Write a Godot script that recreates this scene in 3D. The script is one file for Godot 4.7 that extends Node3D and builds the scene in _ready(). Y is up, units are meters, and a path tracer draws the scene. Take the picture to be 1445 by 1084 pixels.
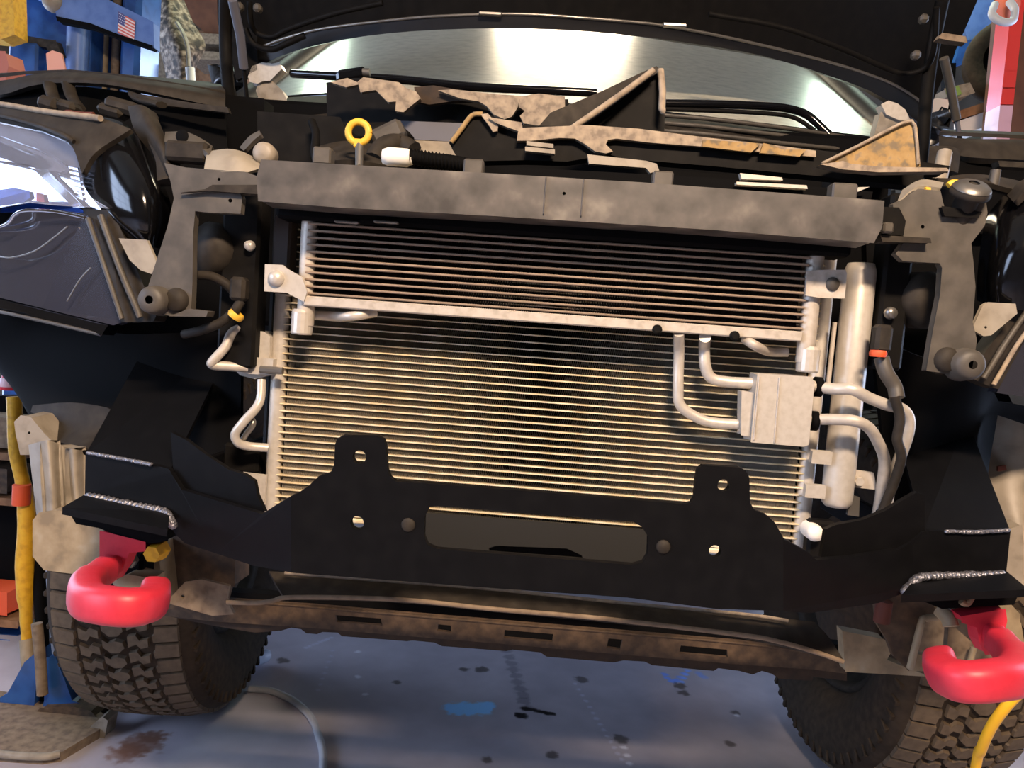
extends Node3D
# A car with its front bumper off, standing in a dim workshop. Units are metres, y is up, the car faces +z.

const FOCAL := 1080.0
var cam_basis: Basis
var cam_at := Vector3(0, 0.95, 0)
var M := {}
var used := {}
var car: Node3D
const CAR := Vector3(0, 0, -1.8)
var rng := RandomNumberGenerator.new()

func _ready():
	rng.seed = 7
	# ---- camera
	cam_basis = Basis(Vector3.UP, deg_to_rad(2.2)) * Basis(Vector3.RIGHT, deg_to_rad(-4.0)) * Basis(Vector3.BACK, deg_to_rad(4.2))
	var cam := Camera3D.new()
	cam.name = "camera"
	cam.fov = rad_to_deg(2.0 * atan(542.0 / FOCAL))
	cam.near = 0.05
	cam.transform = Transform3D(cam_basis, cam_at)
	add_child(cam)
	cam.current = true
	# ---- air and exposure
	var env := Environment.new()
	env.background_mode = Environment.BG_COLOR
	env.background_color = Color(0.05, 0.06, 0.08)
	env.tonemap_mode = Environment.TONE_MAPPER_LINEAR
	env.tonemap_exposure = 1.02
	env.sdfgi_enabled = true
	env.ssao_enabled = true
	env.ssil_enabled = true
	var we := WorldEnvironment.new()
	we.name = "world_environment"
	we.environment = env
	add_child(we)
	make_materials()
	# ---- lamps: a warm shop light hung over the camera, daylight from the left, tubes at the back and over the roof, side windows and corner tubes added
	shop_light(Vector3(0.3, 2.38, 0.8), 11.2)
	glow_window(Vector3(-3.98, 1.9, 1.3), Vector2(2.6, 1.9), 12.0, 3.5, "window_1")
	glow_window(Vector3(-3.98, 1.35, -3.3), Vector2(2.3, 2.4), 8.5, 2.0, "window_2")  # unseen window added as cool fill for the floor under the car
	glow_window(Vector3(4.58, 1.35, -3.2), Vector2(2.3, 2.4), 12.0, 2.0, "window_3")  # matching unseen window added on the right for more cool fill
	tube_light(Vector3(-0.02, 3.2, -3.9), Vector3(1, 0, 0), 0.75, 6.0, Color(1.0, 0.93, 0.8), "ceiling tube light above the car roof")
	tube_light(Vector3(-1.56, 3.22, -3.7), Vector3(0, 0, 1), 1.0, 1.1, Color(0.9, 1.0, 0.9), "cool tube light added to brighten the left windscreen corner")  # unseen tube added for the pale reflection in the windscreen corner
	tube_light(Vector3(1.6, 3.22, -3.6), Vector3(0, 0, 1), 1.0, 1.3, Color(0.9, 1.0, 0.9), "cool tube light added to brighten the right windscreen corner")  # its twin, added for the opposite corner reflection
	tube_light(Vector3(0.3, 2.9, -6.3), Vector3(1, 0, 0), 1.8, 22.0, Color(0.74, 0.83, 1.0), "cool ceiling tube light at the back wall")
	build_room()
	car = Node3D.new()
	car.name = "car"
	car.position = CAR
	add_child(car)
	car.set_meta("label", "black car with its front bumper and grille taken off and hood raised")
	car.set_meta("category", "car")
	build_plate()
	build_hooks()
	build_coolers()
	build_support()
	build_headlights()
	build_underside()
	build_wheels()
	build_body()
	build_engine_bay()
	build_left_background()
	build_right_background()
	build_floor_things()

# ------------------------------------------------------------------ places and shapes
# the point of the plane z that is seen at px, py of the photograph
func at(px: float, py: float, z: float) -> Vector3:
	var d := cam_basis * Vector3((px - 722.5) / FOCAL, (542.0 - py) / FOCAL, -1.0)
	return cam_at + d * ((z - cam_at.z) / d.z)

# the point of the level y that is seen there
func ground(px: float, py: float, y := 0.0) -> Vector3:
	var d := cam_basis * Vector3((px - 722.5) / FOCAL, (542.0 - py) / FOCAL, -1.0)
	return cam_at + d * ((y - cam_at.y) / d.y)

func begin() -> SurfaceTool:
	var st := SurfaceTool.new()
	st.begin(Mesh.PRIMITIVE_TRIANGLES)
	return st

func flat(st: SurfaceTool): st.set_smooth_group(-1)
func smooth(st: SurfaceTool): st.set_smooth_group(0)

# counter-clockwise seen from outside
func tri(st: SurfaceTool, a: Vector3, b: Vector3, c: Vector3):
	st.add_vertex(a); st.add_vertex(c); st.add_vertex(b)

func quad(st: SurfaceTool, a: Vector3, b: Vector3, c: Vector3, d: Vector3):
	tri(st, a, b, c)
	tri(st, a, c, d)

func origin_of(n: Node) -> Vector3:
	var o := Vector3.ZERO
	while n is Node3D and n != self:
		o += n.position
		n = n.get_parent()
	return o

func numbered(called: String) -> String:
	var n: int = used.get(called, 0)
	used[called] = n + 1
	return called if n == 0 else "%s_%03d" % [called, n]

# one named mesh; a mesh at top level is numbered among the things, a part among the parts
func put(st: SurfaceTool, called: String, m: Material, parent: Node = null, label := "", tidy := true) -> MeshInstance3D:
	if tidy:
		st.generate_normals()
	var mi := MeshInstance3D.new()
	mi.mesh = st.commit()
	return put_mesh(mi, called, m, parent, label)

func put_mesh(mi: MeshInstance3D, called: String, m: Material, parent: Node = null, label := "") -> MeshInstance3D:
	mi.material_override = m
	if parent == null or parent == self:
		parent = self
		mi.name = numbered(called)
	else:
		mi.name = called
		mi.position = -origin_of(parent)
	parent.add_child(mi, true)
	if label != "":
		mi.set_meta("label", label)
	return mi

func thing(called: String, label: String, category: String, where: Vector3, group := "") -> Node3D:
	var o := Node3D.new()
	o.name = numbered(called)
	o.position = where
	add_child(o)
	return tag(o, label, category, group)

func tag(o: Node3D, label: String, category: String, group := "") -> Node3D:
	o.set_meta("label", label)
	o.set_meta("category", category)
	if group != "":
		o.set_meta("group", group)
	return o

func zat(z, px: float) -> float:
	if z is Array:
		var n: int = z.size() / 2
		if px <= z[0]: return z[1]
		for i in n - 1:
			if px <= z[i * 2 + 2]:
				return lerpf(z[i * 2 + 1], z[i * 2 + 3], (px - z[i * 2]) / (z[i * 2 + 2] - z[i * 2]))
		return z[n * 2 - 1]
	return z

func pairs(a: Array) -> PackedVector2Array:
	var r := PackedVector2Array()
	for i in a.size() / 2:
		r.append(Vector2(a[i * 2], a[i * 2 + 1]))
	return r

func shoelace(p: PackedVector2Array) -> float:
	var s := 0.0
	for i in p.size():
		s += p[i].cross(p[(i + 1) % p.size()])
	return s

func inset(p: PackedVector2Array, b: float) -> PackedVector2Array:
	var r := PackedVector2Array()
	var n := p.size()
	for i in n:
		var e0 := (p[i] - p[(i + n - 1) % n]).normalized()
		var e1 := (p[(i + 1) % n] - p[i]).normalized()
		var m := Vector2(e0.y, -e0.x) + Vector2(e1.y, -e1.x)
		m = m.normalized() / maxf(0.5, sqrt((1.0 + e0.dot(e1)) / 2.0))
		r.append(p[i] + m * b)
	return r

func crosses(a: Vector2, b: Vector2, p: PackedVector2Array) -> bool:
	for i in p.size():
		var c := p[i]
		var d := p[(i + 1) % p.size()]
		if c == a or d == a or c == b or d == b:
			continue
		if Geometry2D.segment_intersects_segment(a, b, c, d) != null:
			return true
	return false

# outline with holes -> one simple outline, joined by hair-thin cuts
func keyhole(outer: PackedVector2Array, holes: Array) -> PackedVector2Array:
	var r := outer
	for h in holes:
		var best := [INF, 0, 0]
		for i in r.size():
			for j in h.size():
				var d: float = r[i].distance_to(h[j])
				if d < best[0] and not crosses(r[i], h[j], r) and not crosses(r[i], h[j], h):
					var ok := true
					for g in holes:
						if g != h and crosses(r[i], h[j], g): ok = false
					if ok: best = [d, i, j]
		var o := PackedVector2Array()
		var side: Vector2 = (h[best[2]] - r[best[1]]).normalized().orthogonal() * 0.004
		for i in r.size():
			if i == best[1]:
				var fl := 1.0
				o.append(r[i] + side * fl)
				for k in h.size() + 1:
					var q: Vector2 = h[(best[2] + k) % h.size()]
					o.append(q + side * fl if k == 0 else q - side * fl if k == h.size() else q)
				o.append(r[i] - side * fl)
			else:
				o.append(r[i])
		r = o
	return r

# a plate of the given outline (pixels, at depth z) and thickness, edges chamfered by bev pixels
func slab(st: SurfaceTool, outline: Array, z, thick: float, holes := [], bev := 1.2, dir := Vector3(0, 0, -1)):
	var p := pairs(outline)
	if shoelace(p) > 0.0:   # y runs down: make it counter-clockwise to the eye
		p.reverse()
	var hs := []
	for h in holes:
		var q: PackedVector2Array = pairs(h) if h is Array else h.duplicate()
		if shoelace(q) < 0.0:
			q.reverse()
		hs.append(q)
	var inner := inset(p, -bev)
	var hin := []
	for q in hs:
		hin.append(inset(q, -bev))
	var whole := keyhole(inner, hin)
	var tris := Geometry2D.triangulate_polygon(whole)
	if tris.is_empty() and bev > 0.0:
		slab(st, outline, z, thick, holes, 0.0, dir)
		return
	if tris.is_empty():
		print("no triangles: ", outline.slice(0, 4))
	flat(st)
	var bz := bev * absf(zat(z, p[0].x)) / FOCAL
	for i in tris.size() / 3:
		var a := whole[tris[i * 3]]
		var b := whole[tris[i * 3 + 1]]
		var c := whole[tris[i * 3 + 2]]
		if (b - a).cross(c - a) > 0.0:
			var t := b
			b = c
			c = t
		var A := at(a.x, a.y, zat(z, a.x))
		var B := at(b.x, b.y, zat(z, b.x))
		var C := at(c.x, c.y, zat(z, c.x))
		tri(st, A, B, C)
		tri(st, A + dir * thick, C + dir * thick, B + dir * thick)
	var rings := [[p, inner]]
	for k in hs.size():
		rings.append([hs[k], hin[k]])
	for r in rings:
		var o: PackedVector2Array = r[0]
		var s: PackedVector2Array = r[1]
		for i in o.size():
			var j := (i + 1) % o.size()
			var a := at(o[i].x, o[i].y, zat(z, o[i].x)) + dir * bz
			var b := at(o[j].x, o[j].y, zat(z, o[j].x)) + dir * bz
			var c := at(s[j].x, s[j].y, zat(z, s[j].x))
			var d := at(s[i].x, s[i].y, zat(z, s[i].x))
			quad(st, a, b, c, d)
			var a2 := at(s[i].x, s[i].y, zat(z, s[i].x)) + dir * thick
			var b2 := at(s[j].x, s[j].y, zat(z, s[j].x)) + dir * thick
			quad(st, a, a2, b2, b)

func plate(called: String, outline: Array, z, thick: float, m: Material, parent: Node = null, label := "", holes := [], bev := 1.2, dir := Vector3(0, 0, -1)) -> MeshInstance3D:
	var st := begin()
	slab(st, outline, z, thick, holes, bev, dir)
	return put(st, called, m, parent if parent else car, label)

func ring(cx: float, cy: float, r: float, n := 16) -> Array:
	var a := []
	for i in n:
		a.append(cx + r * cos(TAU * i / n))
		a.append(cy + r * sin(TAU * i / n))
	return a

func curve(pts: Array, steps := 6, closed := false) -> Array:
	if steps <= 1: return pts
	var r := []
	var n := pts.size()
	for i in (n if closed else n - 1):
		var a = pts[(i - 1 + n) % n] if closed or i > 0 else pts[i] * 2.0 - pts[i + 1]
		var b = pts[i]
		var c = pts[(i + 1) % n]
		var d = pts[(i + 2) % n] if closed or i + 2 < n else c * 2.0 - b
		for k in steps:
			var t := float(k) / steps
			r.append((b * 2.0 + (c - a) * t + (a * 2.0 - b * 5.0 + c * 4.0 - d) * t * t + (b * 3.0 - a - c * 3.0 + d) * t * t * t) * 0.5)
	if not closed:
		r.append(pts[n - 1])
	return r

# a round rod along points; radius a number or one per point of the dense path
func tube(st: SurfaceTool, pts: Array, radius, sides := 12, steps := 6, squash := Vector2.ONE, edge := 1.0):
	var p := curve(pts, steps)
	smooth(st)
	var up := Vector3.UP
	var t0: Vector3 = (p[1] - p[0]).normalized()
	if absf(t0.dot(up)) > 0.9:
		up = Vector3.RIGHT
	var x := t0.cross(up).normalized()
	var rows := []
	for i in p.size():
		var t: Vector3 = (p[mini(i + 1, p.size() - 1)] - p[maxi(i - 1, 0)]).normalized()
		x = (x - t * x.dot(t)).normalized()
		var y := t.cross(x)
		var r: float = radius[mini(int(float(i) / maxi(p.size() - 1, 1) * (radius.size() - 1) + 0.5), radius.size() - 1)] if radius is Array else radius
		var row := []
		for k in sides:
			var a := TAU * k / sides
			row.append(p[i] + (x * signf(cos(a)) * pow(absf(cos(a)), edge) * squash.x + y * signf(sin(a)) * pow(absf(sin(a)), edge) * squash.y) * r)
		rows.append(row)
	for i in rows.size() - 1:
		for k in sides:
			var l := (k + 1) % sides
			quad(st, rows[i][k], rows[i][l], rows[i + 1][l], rows[i + 1][k])
	flat(st)
	for k in range(1, sides - 1):
		tri(st, rows[0][0], rows[0][k + 1], rows[0][k])
		tri(st, rows[-1][0], rows[-1][k], rows[-1][k + 1])

func rod(called: String, pts: Array, radius, m: Material, parent: Node = null, label := "", sides := 12, steps := 6, squash := Vector2.ONE, edge := 1.0) -> MeshInstance3D:
	var st := begin()
	tube(st, pts, radius, sides, steps, squash, edge)
	return put(st, called, m, parent, label)

func way(a: Array) -> Array:   # px, py, z triplets
	var r := []
	for i in a.size() / 3:
		r.append(at(a[i * 3], a[i * 3 + 1], a[i * 3 + 2]))
	return r

# chamfered block
func block(st: SurfaceTool, c: Vector3, size: Vector3, b := 0.002, turn := Basis.IDENTITY):
	flat(st)
	var h := size / 2.0
	b = minf(b, minf(h.x, minf(h.y, h.z)) * 0.9)
	var f := func(x: float, y: float, z: float, axis: int) -> Vector3:
		var v := Vector3(x * h.x, y * h.y, z * h.z)
		for k in 3:
			if k != axis:
				v[k] -= signf(v[k]) * b
		return c + turn * v
	var out := func(q: Array):
		var n: Vector3 = (q[1] - q[0]).cross(q[2] - q[0])
		var mid := Vector3.ZERO
		for v in q: mid += v
		if n.dot(mid / q.size() - c) < 0.0: q.reverse()
		tri(st, q[0], q[1], q[2])
		if q.size() == 4: tri(st, q[0], q[2], q[3])
	for axis in 3:
		var u := (axis + 1) % 3
		var w := (axis + 2) % 3
		for s in [-1.0, 1.0]:
			var q := []
			for k in [[-1, -1], [1, -1], [1, 1], [-1, 1]]:
				var v := Vector3.ZERO
				v[axis] = s; v[u] = k[0]; v[w] = k[1]
				q.append(f.call(v.x, v.y, v.z, axis))
			out.call(q)
		for s in [-1.0, 1.0]:
			for t in [-1.0, 1.0]:
				var v0 := Vector3.ZERO
				v0[axis] = -1.0; v0[u] = s; v0[w] = t
				var v1 := v0
				v1[axis] = 1.0
				out.call([f.call(v0.x, v0.y, v0.z, u), f.call(v1.x, v1.y, v1.z, u), f.call(v1.x, v1.y, v1.z, w), f.call(v0.x, v0.y, v0.z, w)])
	for sx in [-1.0, 1.0]:
		for sy in [-1.0, 1.0]:
			for sz in [-1.0, 1.0]:
				out.call([f.call(sx, sy, sz, 0), f.call(sx, sy, sz, 1), f.call(sx, sy, sz, 2)])

func box(called: String, c: Vector3, size: Vector3, m: Material, parent: Node = null, label := "", b := 0.002, turn := Basis.IDENTITY) -> MeshInstance3D:
	var st := begin()
	block(st, c, size, b, turn)
	return put(st, called, m, parent, label)

# turned shape: profile of Vector2(radius, height) along the y of turn
func lathe(st: SurfaceTool, prof: Array, where: Vector3, turn := Basis.IDENTITY, n := 20, soft := true):
	for i in prof.size() - 1:
		if soft: smooth(st)
		else: flat(st)
		for k in n:
			var a := TAU * k / n
			var b := TAU * (k + 1) / n
			var v := func(p: Vector2, t: float) -> Vector3: return where + turn * Vector3(p.x * cos(t), p.y, -p.x * sin(t))
			if prof[i].x < 1e-6:
				tri(st, v.call(prof[i], a), v.call(prof[i + 1], b), v.call(prof[i + 1], a)) if false else tri(st, v.call(prof[i], a), v.call(prof[i + 1], b), v.call(prof[i + 1], a))
			elif prof[i + 1].x < 1e-6:
				tri(st, v.call(prof[i], a), v.call(prof[i], b), v.call(prof[i + 1], a))
			else:
				quad(st, v.call(prof[i], a), v.call(prof[i], b), v.call(prof[i + 1], b), v.call(prof[i + 1], a))

func turned(called: String, prof: Array, where: Vector3, turn: Basis, m: Material, parent: Node = null, label := "", n := 20, soft := true) -> MeshInstance3D:
	var st := begin()
	lathe(st, prof, where, turn, n, soft)
	return put(st, called, m, parent, label)

const FACING := Basis(Vector3(1, 0, 0), Vector3(0, 0, 1), Vector3(0, -1, 0))   # a lathe's y turned to the viewer (+z)
const SIDEWAYS := Basis(Vector3(0, 1, 0), Vector3(1, 0, 0), Vector3(0, 0, -1))   # a lathe's y turned to +x

# a curved sheet through rows of points, front towards the viewer if rows run down and points run right
func sheet(st: SurfaceTool, rows: Array, thick: float, steps_v := 4, steps_u := 4, push := Vector3.ZERO):
	var dense := []
	for r in rows:
		dense.append(curve(r, steps_u))
	var cols := []
	for k in dense[0].size():
		var c := []
		for r in dense: c.append(r[k])
		cols.append(curve(c, steps_v))
	var nu := cols.size()
	var nv: int = cols[0].size()
	var nor := []
	for i in nu:
		var col := []
		for j in nv:
			var du: Vector3 = cols[mini(i + 1, nu - 1)][j] - cols[maxi(i - 1, 0)][j]
			var dv: Vector3 = cols[i][mini(j + 1, nv - 1)] - cols[i][maxi(j - 1, 0)]
			col.append(dv.cross(du).normalized())
		nor.append(col)
	var bk := func(i: int, j: int) -> Vector3: return cols[i][j] + (push if push != Vector3.ZERO else -nor[i][j]) * thick
	for i in nu - 1:
		for j in nv - 1:
			st.set_smooth_group(0)
			quad(st, cols[i][j], cols[i][j + 1], cols[i + 1][j + 1], cols[i + 1][j])
			st.set_smooth_group(1)
			quad(st, bk.call(i, j), bk.call(i + 1, j), bk.call(i + 1, j + 1), bk.call(i, j + 1))
	st.set_smooth_group(2)
	for i in nu - 1:
		quad(st, cols[i][0], cols[i + 1][0], bk.call(i + 1, 0), bk.call(i, 0))
		quad(st, cols[i + 1][nv - 1], cols[i][nv - 1], bk.call(i, nv - 1), bk.call(i + 1, nv - 1))
	for j in nv - 1:
		quad(st, cols[0][j + 1], cols[0][j], bk.call(0, j), bk.call(0, j + 1))
		quad(st, cols[nu - 1][j], cols[nu - 1][j + 1], bk.call(nu - 1, j + 1), bk.call(nu - 1, j))

func skin(called: String, rows: Array, thick: float, m: Material, parent: Node = null, label := "", sv := 4, su := 4, push := Vector3.ZERO) -> MeshInstance3D:
	var st := begin()
	var rr := []
	for r in rows:
		rr.append(way(r) if r[0] is float or r[0] is int else r)
	sheet(st, rr, thick, sv, su, push)
	return put(st, called, m, parent if parent else car, label)

# ------------------------------------------------------------------ materials
func mat(c: Color, rough := 0.6, metal := 0.0, spec := 0.5) -> StandardMaterial3D:
	var m := StandardMaterial3D.new()
	m.albedo_color = c
	m.roughness = rough
	m.metallic = metal
	m.metallic_specular = spec
	return m

# patchy colour: noise blended between colours, world-fixed
func patchy(cols: Array, stops: Array, scale: float, rough := 0.6, freq := 0.02, metal := 0.0, seed_ := 1, spec := 0.5, bump := 0.0, keep := 0.55) -> StandardMaterial3D:
	var m := mat(Color.WHITE, rough, metal, spec)
	var n := FastNoiseLite.new()
	n.seed = seed_
	n.frequency = freq
	n.fractal_octaves = 5
	var g := Gradient.new()
	g.offsets = PackedFloat32Array(stops)
	var mean := Color(0, 0, 0)
	for q in cols: mean += q
	mean /= cols.size()
	var soft := []
	for q in cols: soft.append(mean.lerp(q, keep))
	g.colors = PackedColorArray(soft)
	var t := NoiseTexture2D.new()
	t.width = 512
	t.height = 512
	t.seamless = true
	t.noise = n
	t.color_ramp = g
	m.albedo_texture = t
	m.uv1_triplanar = true
	m.uv1_world_triplanar = true
	m.uv1_scale = Vector3.ONE * scale
	if bump > 0.0:
		var h := NoiseTexture2D.new()
		h.width = 512
		h.height = 512
		h.seamless = true
		h.noise = n
		m.heightmap_enabled = true
		m.heightmap_texture = h
		m.heightmap_scale = bump
	return m

func c(hex: String) -> Color: return Color.html(hex)

func make_materials():
	M.coat = patchy([c("0a0a0c"), c("0e0e10"), c("131314")], [0.2, 0.55, 0.9], 3.0, 0.5, 0.02, 0.0, 2, 0.22)
	M.weld = patchy([c("6d6d74"), c("a7a7b0"), c("5b5b62")], [0.2, 0.5, 0.8], 14.0, 0.35, 0.03, 0.7, 3, 0.5, 0.2)
	M.red = patchy([c("c4283a"), c("cc3042"), c("bb2436")], [0.2, 0.5, 0.9], 6.0, 0.46, 0.02, 0.0, 4)
	M.alu = patchy([c("a49a8c"), c("bdb4a8"), c("cbc4ba")], [0.2, 0.5, 0.85], 6.0, 0.5, 0.02, 0.25, 5)
	M.alu_bright = patchy([c("bcb4a8"), c("c8c1b6"), c("d0cac0")], [0.2, 0.5, 0.85], 8.0, 0.38, 0.02, 0.3, 6)
	M.tube = patchy([c("d2b984"), c("e6dabc"), c("ece6d4")], [0.25, 0.5, 0.8], 3.0, 0.42, 0.015, 0.2, 7)
	M.cooler_tube = patchy([c("7a6a5a"), c("937f6e"), c("9c8b7a")], [0.2, 0.5, 0.8], 3.0, 0.5, 0.02, 0.15, 8)
	M.fin = patchy([c("aea088"), c("c4bcb0"), c("d0ccc4"), c("aaa49c")], [0.25, 0.45, 0.6, 0.85], 1.6, 0.6, 0.02, 0.2, 9)
	M.dark_fin = mat(c("2a201c"), 0.7)
	M.zinc = mat(c("b9c4b4"), 0.3, 0.6)
	M.scuffed = patchy([c("2e2c2a"), c("474441"), c("55504c"), c("7c766c")], [0.15, 0.45, 0.65, 0.95], 2.2, 0.45, 0.014, 0.0, 10, 0.5, 0.0, 0.8)
	M.grey_plastic = patchy([c("39352f"), c("4b4640"), c("5c564d")], [0.2, 0.55, 0.9], 2.6, 0.55, 0.02, 0.0, 11)
	M.black_plastic = patchy([c("0c0b0b"), c("121110"), c("1c1a18")], [0.2, 0.55, 0.9], 3.0, 0.6, 0.02, 0.0, 12, 0.22)
	M.dusty_black = patchy([c("1c1916"), c("302b26"), c("4c463c")], [0.2, 0.55, 0.95], 3.2, 0.65, 0.02, 0.0, 13, 0.3)
	M.olive_black = mat(c("1b1a16"), 0.6)
	M.drab = patchy([c("7a7266"), c("928a7c"), c("a29a8c")], [0.2, 0.5, 0.9], 3.0, 0.55, 0.02, 0.0, 44)
	M.umber = mat(c("2c211b"), 0.6)
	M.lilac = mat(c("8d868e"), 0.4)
	M.blue_reflection = mat(c("4a78e0"), 0.2, 0.6)
	M.gloss_black = mat(c("0b0b0d"), 0.12)
	M.paint = patchy([c("08080a"), c("0d0d0f"), c("171615")], [0.2, 0.6, 0.95], 2.0, 0.3, 0.02, 0.0, 14)
	M.paint.clearcoat_enabled = true
	M.paint.clearcoat = 0.5
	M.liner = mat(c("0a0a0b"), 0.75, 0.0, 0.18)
	M.dirt = patchy([c("6a6056"), c("8e8070"), c("a59580"), c("b8a890")], [0.2, 0.4, 0.65, 0.9], 5.0, 0.75, 0.02, 0.0, 15, 0.3, 0.0, 0.6)
	M.tan_dirt = patchy([c("5b564e"), c("a07f4c"), c("b5935c"), c("77706a")], [0.25, 0.42, 0.65, 0.85], 4.5, 0.8, 0.016, 0.0, 16, 0.3)
	M.frame_tan = patchy([c("6a5c46"), c("8c7a5d"), c("9e8d70"), c("aca18c")], [0.2, 0.45, 0.7, 0.9], 3.0, 0.6, 0.015, 0.0, 17)
	M.frame_pale = patchy([c("6f6658"), c("948a7b"), c("a29a8e")], [0.2, 0.5, 0.9], 2.5, 0.5, 0.02, 0.0, 18)
	M.rust = patchy([c("2c2118"), c("433323"), c("54412e"), c("66533e")], [0.2, 0.45, 0.65, 0.9], 4.0, 0.75, 0.02, 0.0, 19)
	M.dark_rust = patchy([c("1c130c"), c("2e2014"), c("40301f")], [0.2, 0.5, 0.9], 4.0, 0.8, 0.02, 0.0, 39)
	M.muddy = patchy([c("5a4b3c"), c("7c6a56"), c("94836c")], [0.2, 0.5, 0.9], 4.0, 0.8, 0.02, 0.0, 20)
	M.rubber = patchy([c("483d31"), c("5f5142"), c("72634e")], [0.2, 0.5, 0.9], 4.0, 0.75, 0.02, 0.0, 21, 0.4)
	M.rubber_dark = patchy([c("241f1a"), c("382f27"), c("4c4032")], [0.2, 0.5, 0.9], 4.0, 0.8, 0.02, 0.0, 22, 0.3)
	M.chrome = mat(c("e6e8ee"), 0.07, 1.0)
	M.steel = mat(c("8d8983"), 0.35, 0.8)
	M.yellow = mat(c("e2b23a"), 0.5)
	M.yellow_post = patchy([c("b07f12"), c("d9a21c"), c("e3b52a")], [0.2, 0.5, 0.9], 4.0, 0.5, 0.02, 0.0, 23)
	M.orange = mat(c("d8542a"), 0.6)
	M.white = mat(c("ece8e0"), 0.4)
	M.blue_paint = patchy([c("1c3a6c"), c("28508e"), c("33609e")], [0.2, 0.5, 0.9], 1.5, 0.28, 0.015, 0.0, 24)
	M.blue_beam = patchy([c("4a66a0"), c("5e7ab2"), c("6a86bc")], [0.2, 0.5, 0.9], 1.5, 0.4, 0.015, 0.0, 25)
	M.brown_wall = patchy([c("4e2e1c"), c("623c26"), c("704830")], [0.2, 0.5, 0.9], 1.0, 0.7, 0.015, 0.0, 26)
	M.concrete_wall = patchy([c("4d463c"), c("5f574b"), c("6f675a")], [0.2, 0.5, 0.9], 0.6, 0.8, 0.015, 0.0, 27)
	M.roof_metal = patchy([c("8f8a7c"), c("a8a292"), c("b5b0a2")], [0.2, 0.5, 0.9], 0.7, 0.55, 0.015, 0.2, 28)
	M.dust_glass = patchy([c("a8a492"), c("c0bca8"), c("d0ccb8"), c("b2ae9c")], [0.2, 0.45, 0.65, 0.9], 2.4, 0.3, 0.03, 0.0, 29, 0.6, 0.0, 0.9)
	M.dust_glass.uv1_scale = Vector3(1.2, 6.0, 3.0)
	M.dust_glass.clearcoat_enabled = true
	M.dust_glass.clearcoat = 1.0
	M.dust_glass.clearcoat_roughness = 0.2
	M.lens = mat(Color(0.9, 0.92, 1.0, 0.12), 0.05)
	M.lens.transparency = BaseMaterial3D.TRANSPARENCY_ALPHA
	M.smoke_lens = mat(c("30313c"), 0.16, 0.0, 0.7)
	M.smoke_lens.clearcoat_enabled = true
	M.smoke_lens.clearcoat = 1.0
	M.smoke_lens.clearcoat_roughness = 0.05
	M.hose_white = mat(c("b9bcc4"), 0.5)
	M.hose_yellow = mat(c("f0b414"), 0.45)
	M.wood = patchy([c("6d4a2c"), c("8a6240"), c("9c7450")], [0.2, 0.5, 0.9], 2.0, 0.7, 0.02, 0.0, 30)
	M.junk = patchy([c("1c1610"), c("4c3c2e"), c("877460"), c("c0ac96")], [0.3, 0.45, 0.6, 0.75], 1.5, 0.7, 0.03, 0.0, 31, 0.5, 0.0, 1.0)
	M.pipe_insulation = mat(c("5a5a62"), 0.6)
	M.mud_red = mat(c("5a2a1c"), 0.7)
	M.seat = mat(c("201e1c"), 0.8)

func glowing(col: Color, power: float) -> StandardMaterial3D:
	var m := mat(col, 0.5)
	m.emission_enabled = true
	m.emission = col
	m.emission_energy_multiplier = power
	return m

func shop_light(where: Vector3, energy: float):
	var warm := Color(1.0, 0.88, 0.76)
	var aim := (Vector3(0.0, 0.9, -1.0) - where).normalized()
	var turn := Basis.looking_at(aim)
	var t := thing("shop_light", "warm shop light hung from the ceiling over the car front", "ceiling light", where)
	box("reflector_hood", where + turn * Vector3(0, 0, 0.05), Vector3(0.62, 0.2, 0.05), M.white, t, "", 0.01, turn)
	for s in [-0.05, 0.05]:
		rod("tube", [where + turn * Vector3(-0.28, s, 0.008), where + turn * Vector3(0.28, s, 0.008)], 0.014, glowing(warm, 9.0), t, "", 10, 1)
	for s in [-0.25, 0.25]:
		rod("hanger", [where + turn * Vector3(s, 0, 0.075), where + Vector3(s, 1.2, 0)], 0.004, M.steel, t, "", 6, 1)
	var l := AreaLight3D.new()
	l.name = "shop_lamp"
	l.area_size = Vector2(0.58, 0.18)
	l.light_color = warm
	l.light_energy = energy
	l.shadow_enabled = true
	l.set("area_range", 12.0)
	l.transform = Transform3D(turn, where + turn * Vector3(0, 0, -0.012))
	add_child(l)

# daylight at the left front, unseen fill windows added at the sides: nine bright panes in a frame
func glow_window(where: Vector3, size: Vector2, energy: float, glow: float, called: String):
	var inward := 1.0 if where.x < 0.0 else -1.0
	var day := Color(0.78, 0.86, 1.0)
	var fr := begin()
	for k in 4:
		block(fr, where + Vector3(0, 0, (k / 3.0 - 0.5) * size.x), Vector3(0.06, size.y + 0.06, 0.06), 0.005)
		block(fr, where + Vector3(0, (k / 3.0 - 0.5) * size.y, 0), Vector3(0.06, 0.06, size.x), 0.005)
	var w := put(fr, "window", M.blue_paint)
	w.name = called
	w.set_meta("kind", "structure")
	for i in 3:
		for j in 3:
			box("pane", where + Vector3(-0.01 * inward, ((j + 0.5) / 3.0 - 0.5) * size.y, ((i + 0.5) / 3.0 - 0.5) * size.x), Vector3(0.01, size.y / 3 - 0.05, size.x / 3 - 0.05), glowing(day, glow), w, "", 0.001)
	var l := AreaLight3D.new()
	l.name = "window_light"
	l.area_size = Vector2(size.x, size.y)
	l.light_color = day
	l.light_energy = energy
	l.shadow_enabled = true
	l.set("area_range", 14.0)
	l.transform = Transform3D(Basis(Vector3(0, 0, inward), Vector3.UP, Vector3(-inward, 0, 0)), where + Vector3(0.05 * inward, 0, 0))
	add_child(l)

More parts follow.
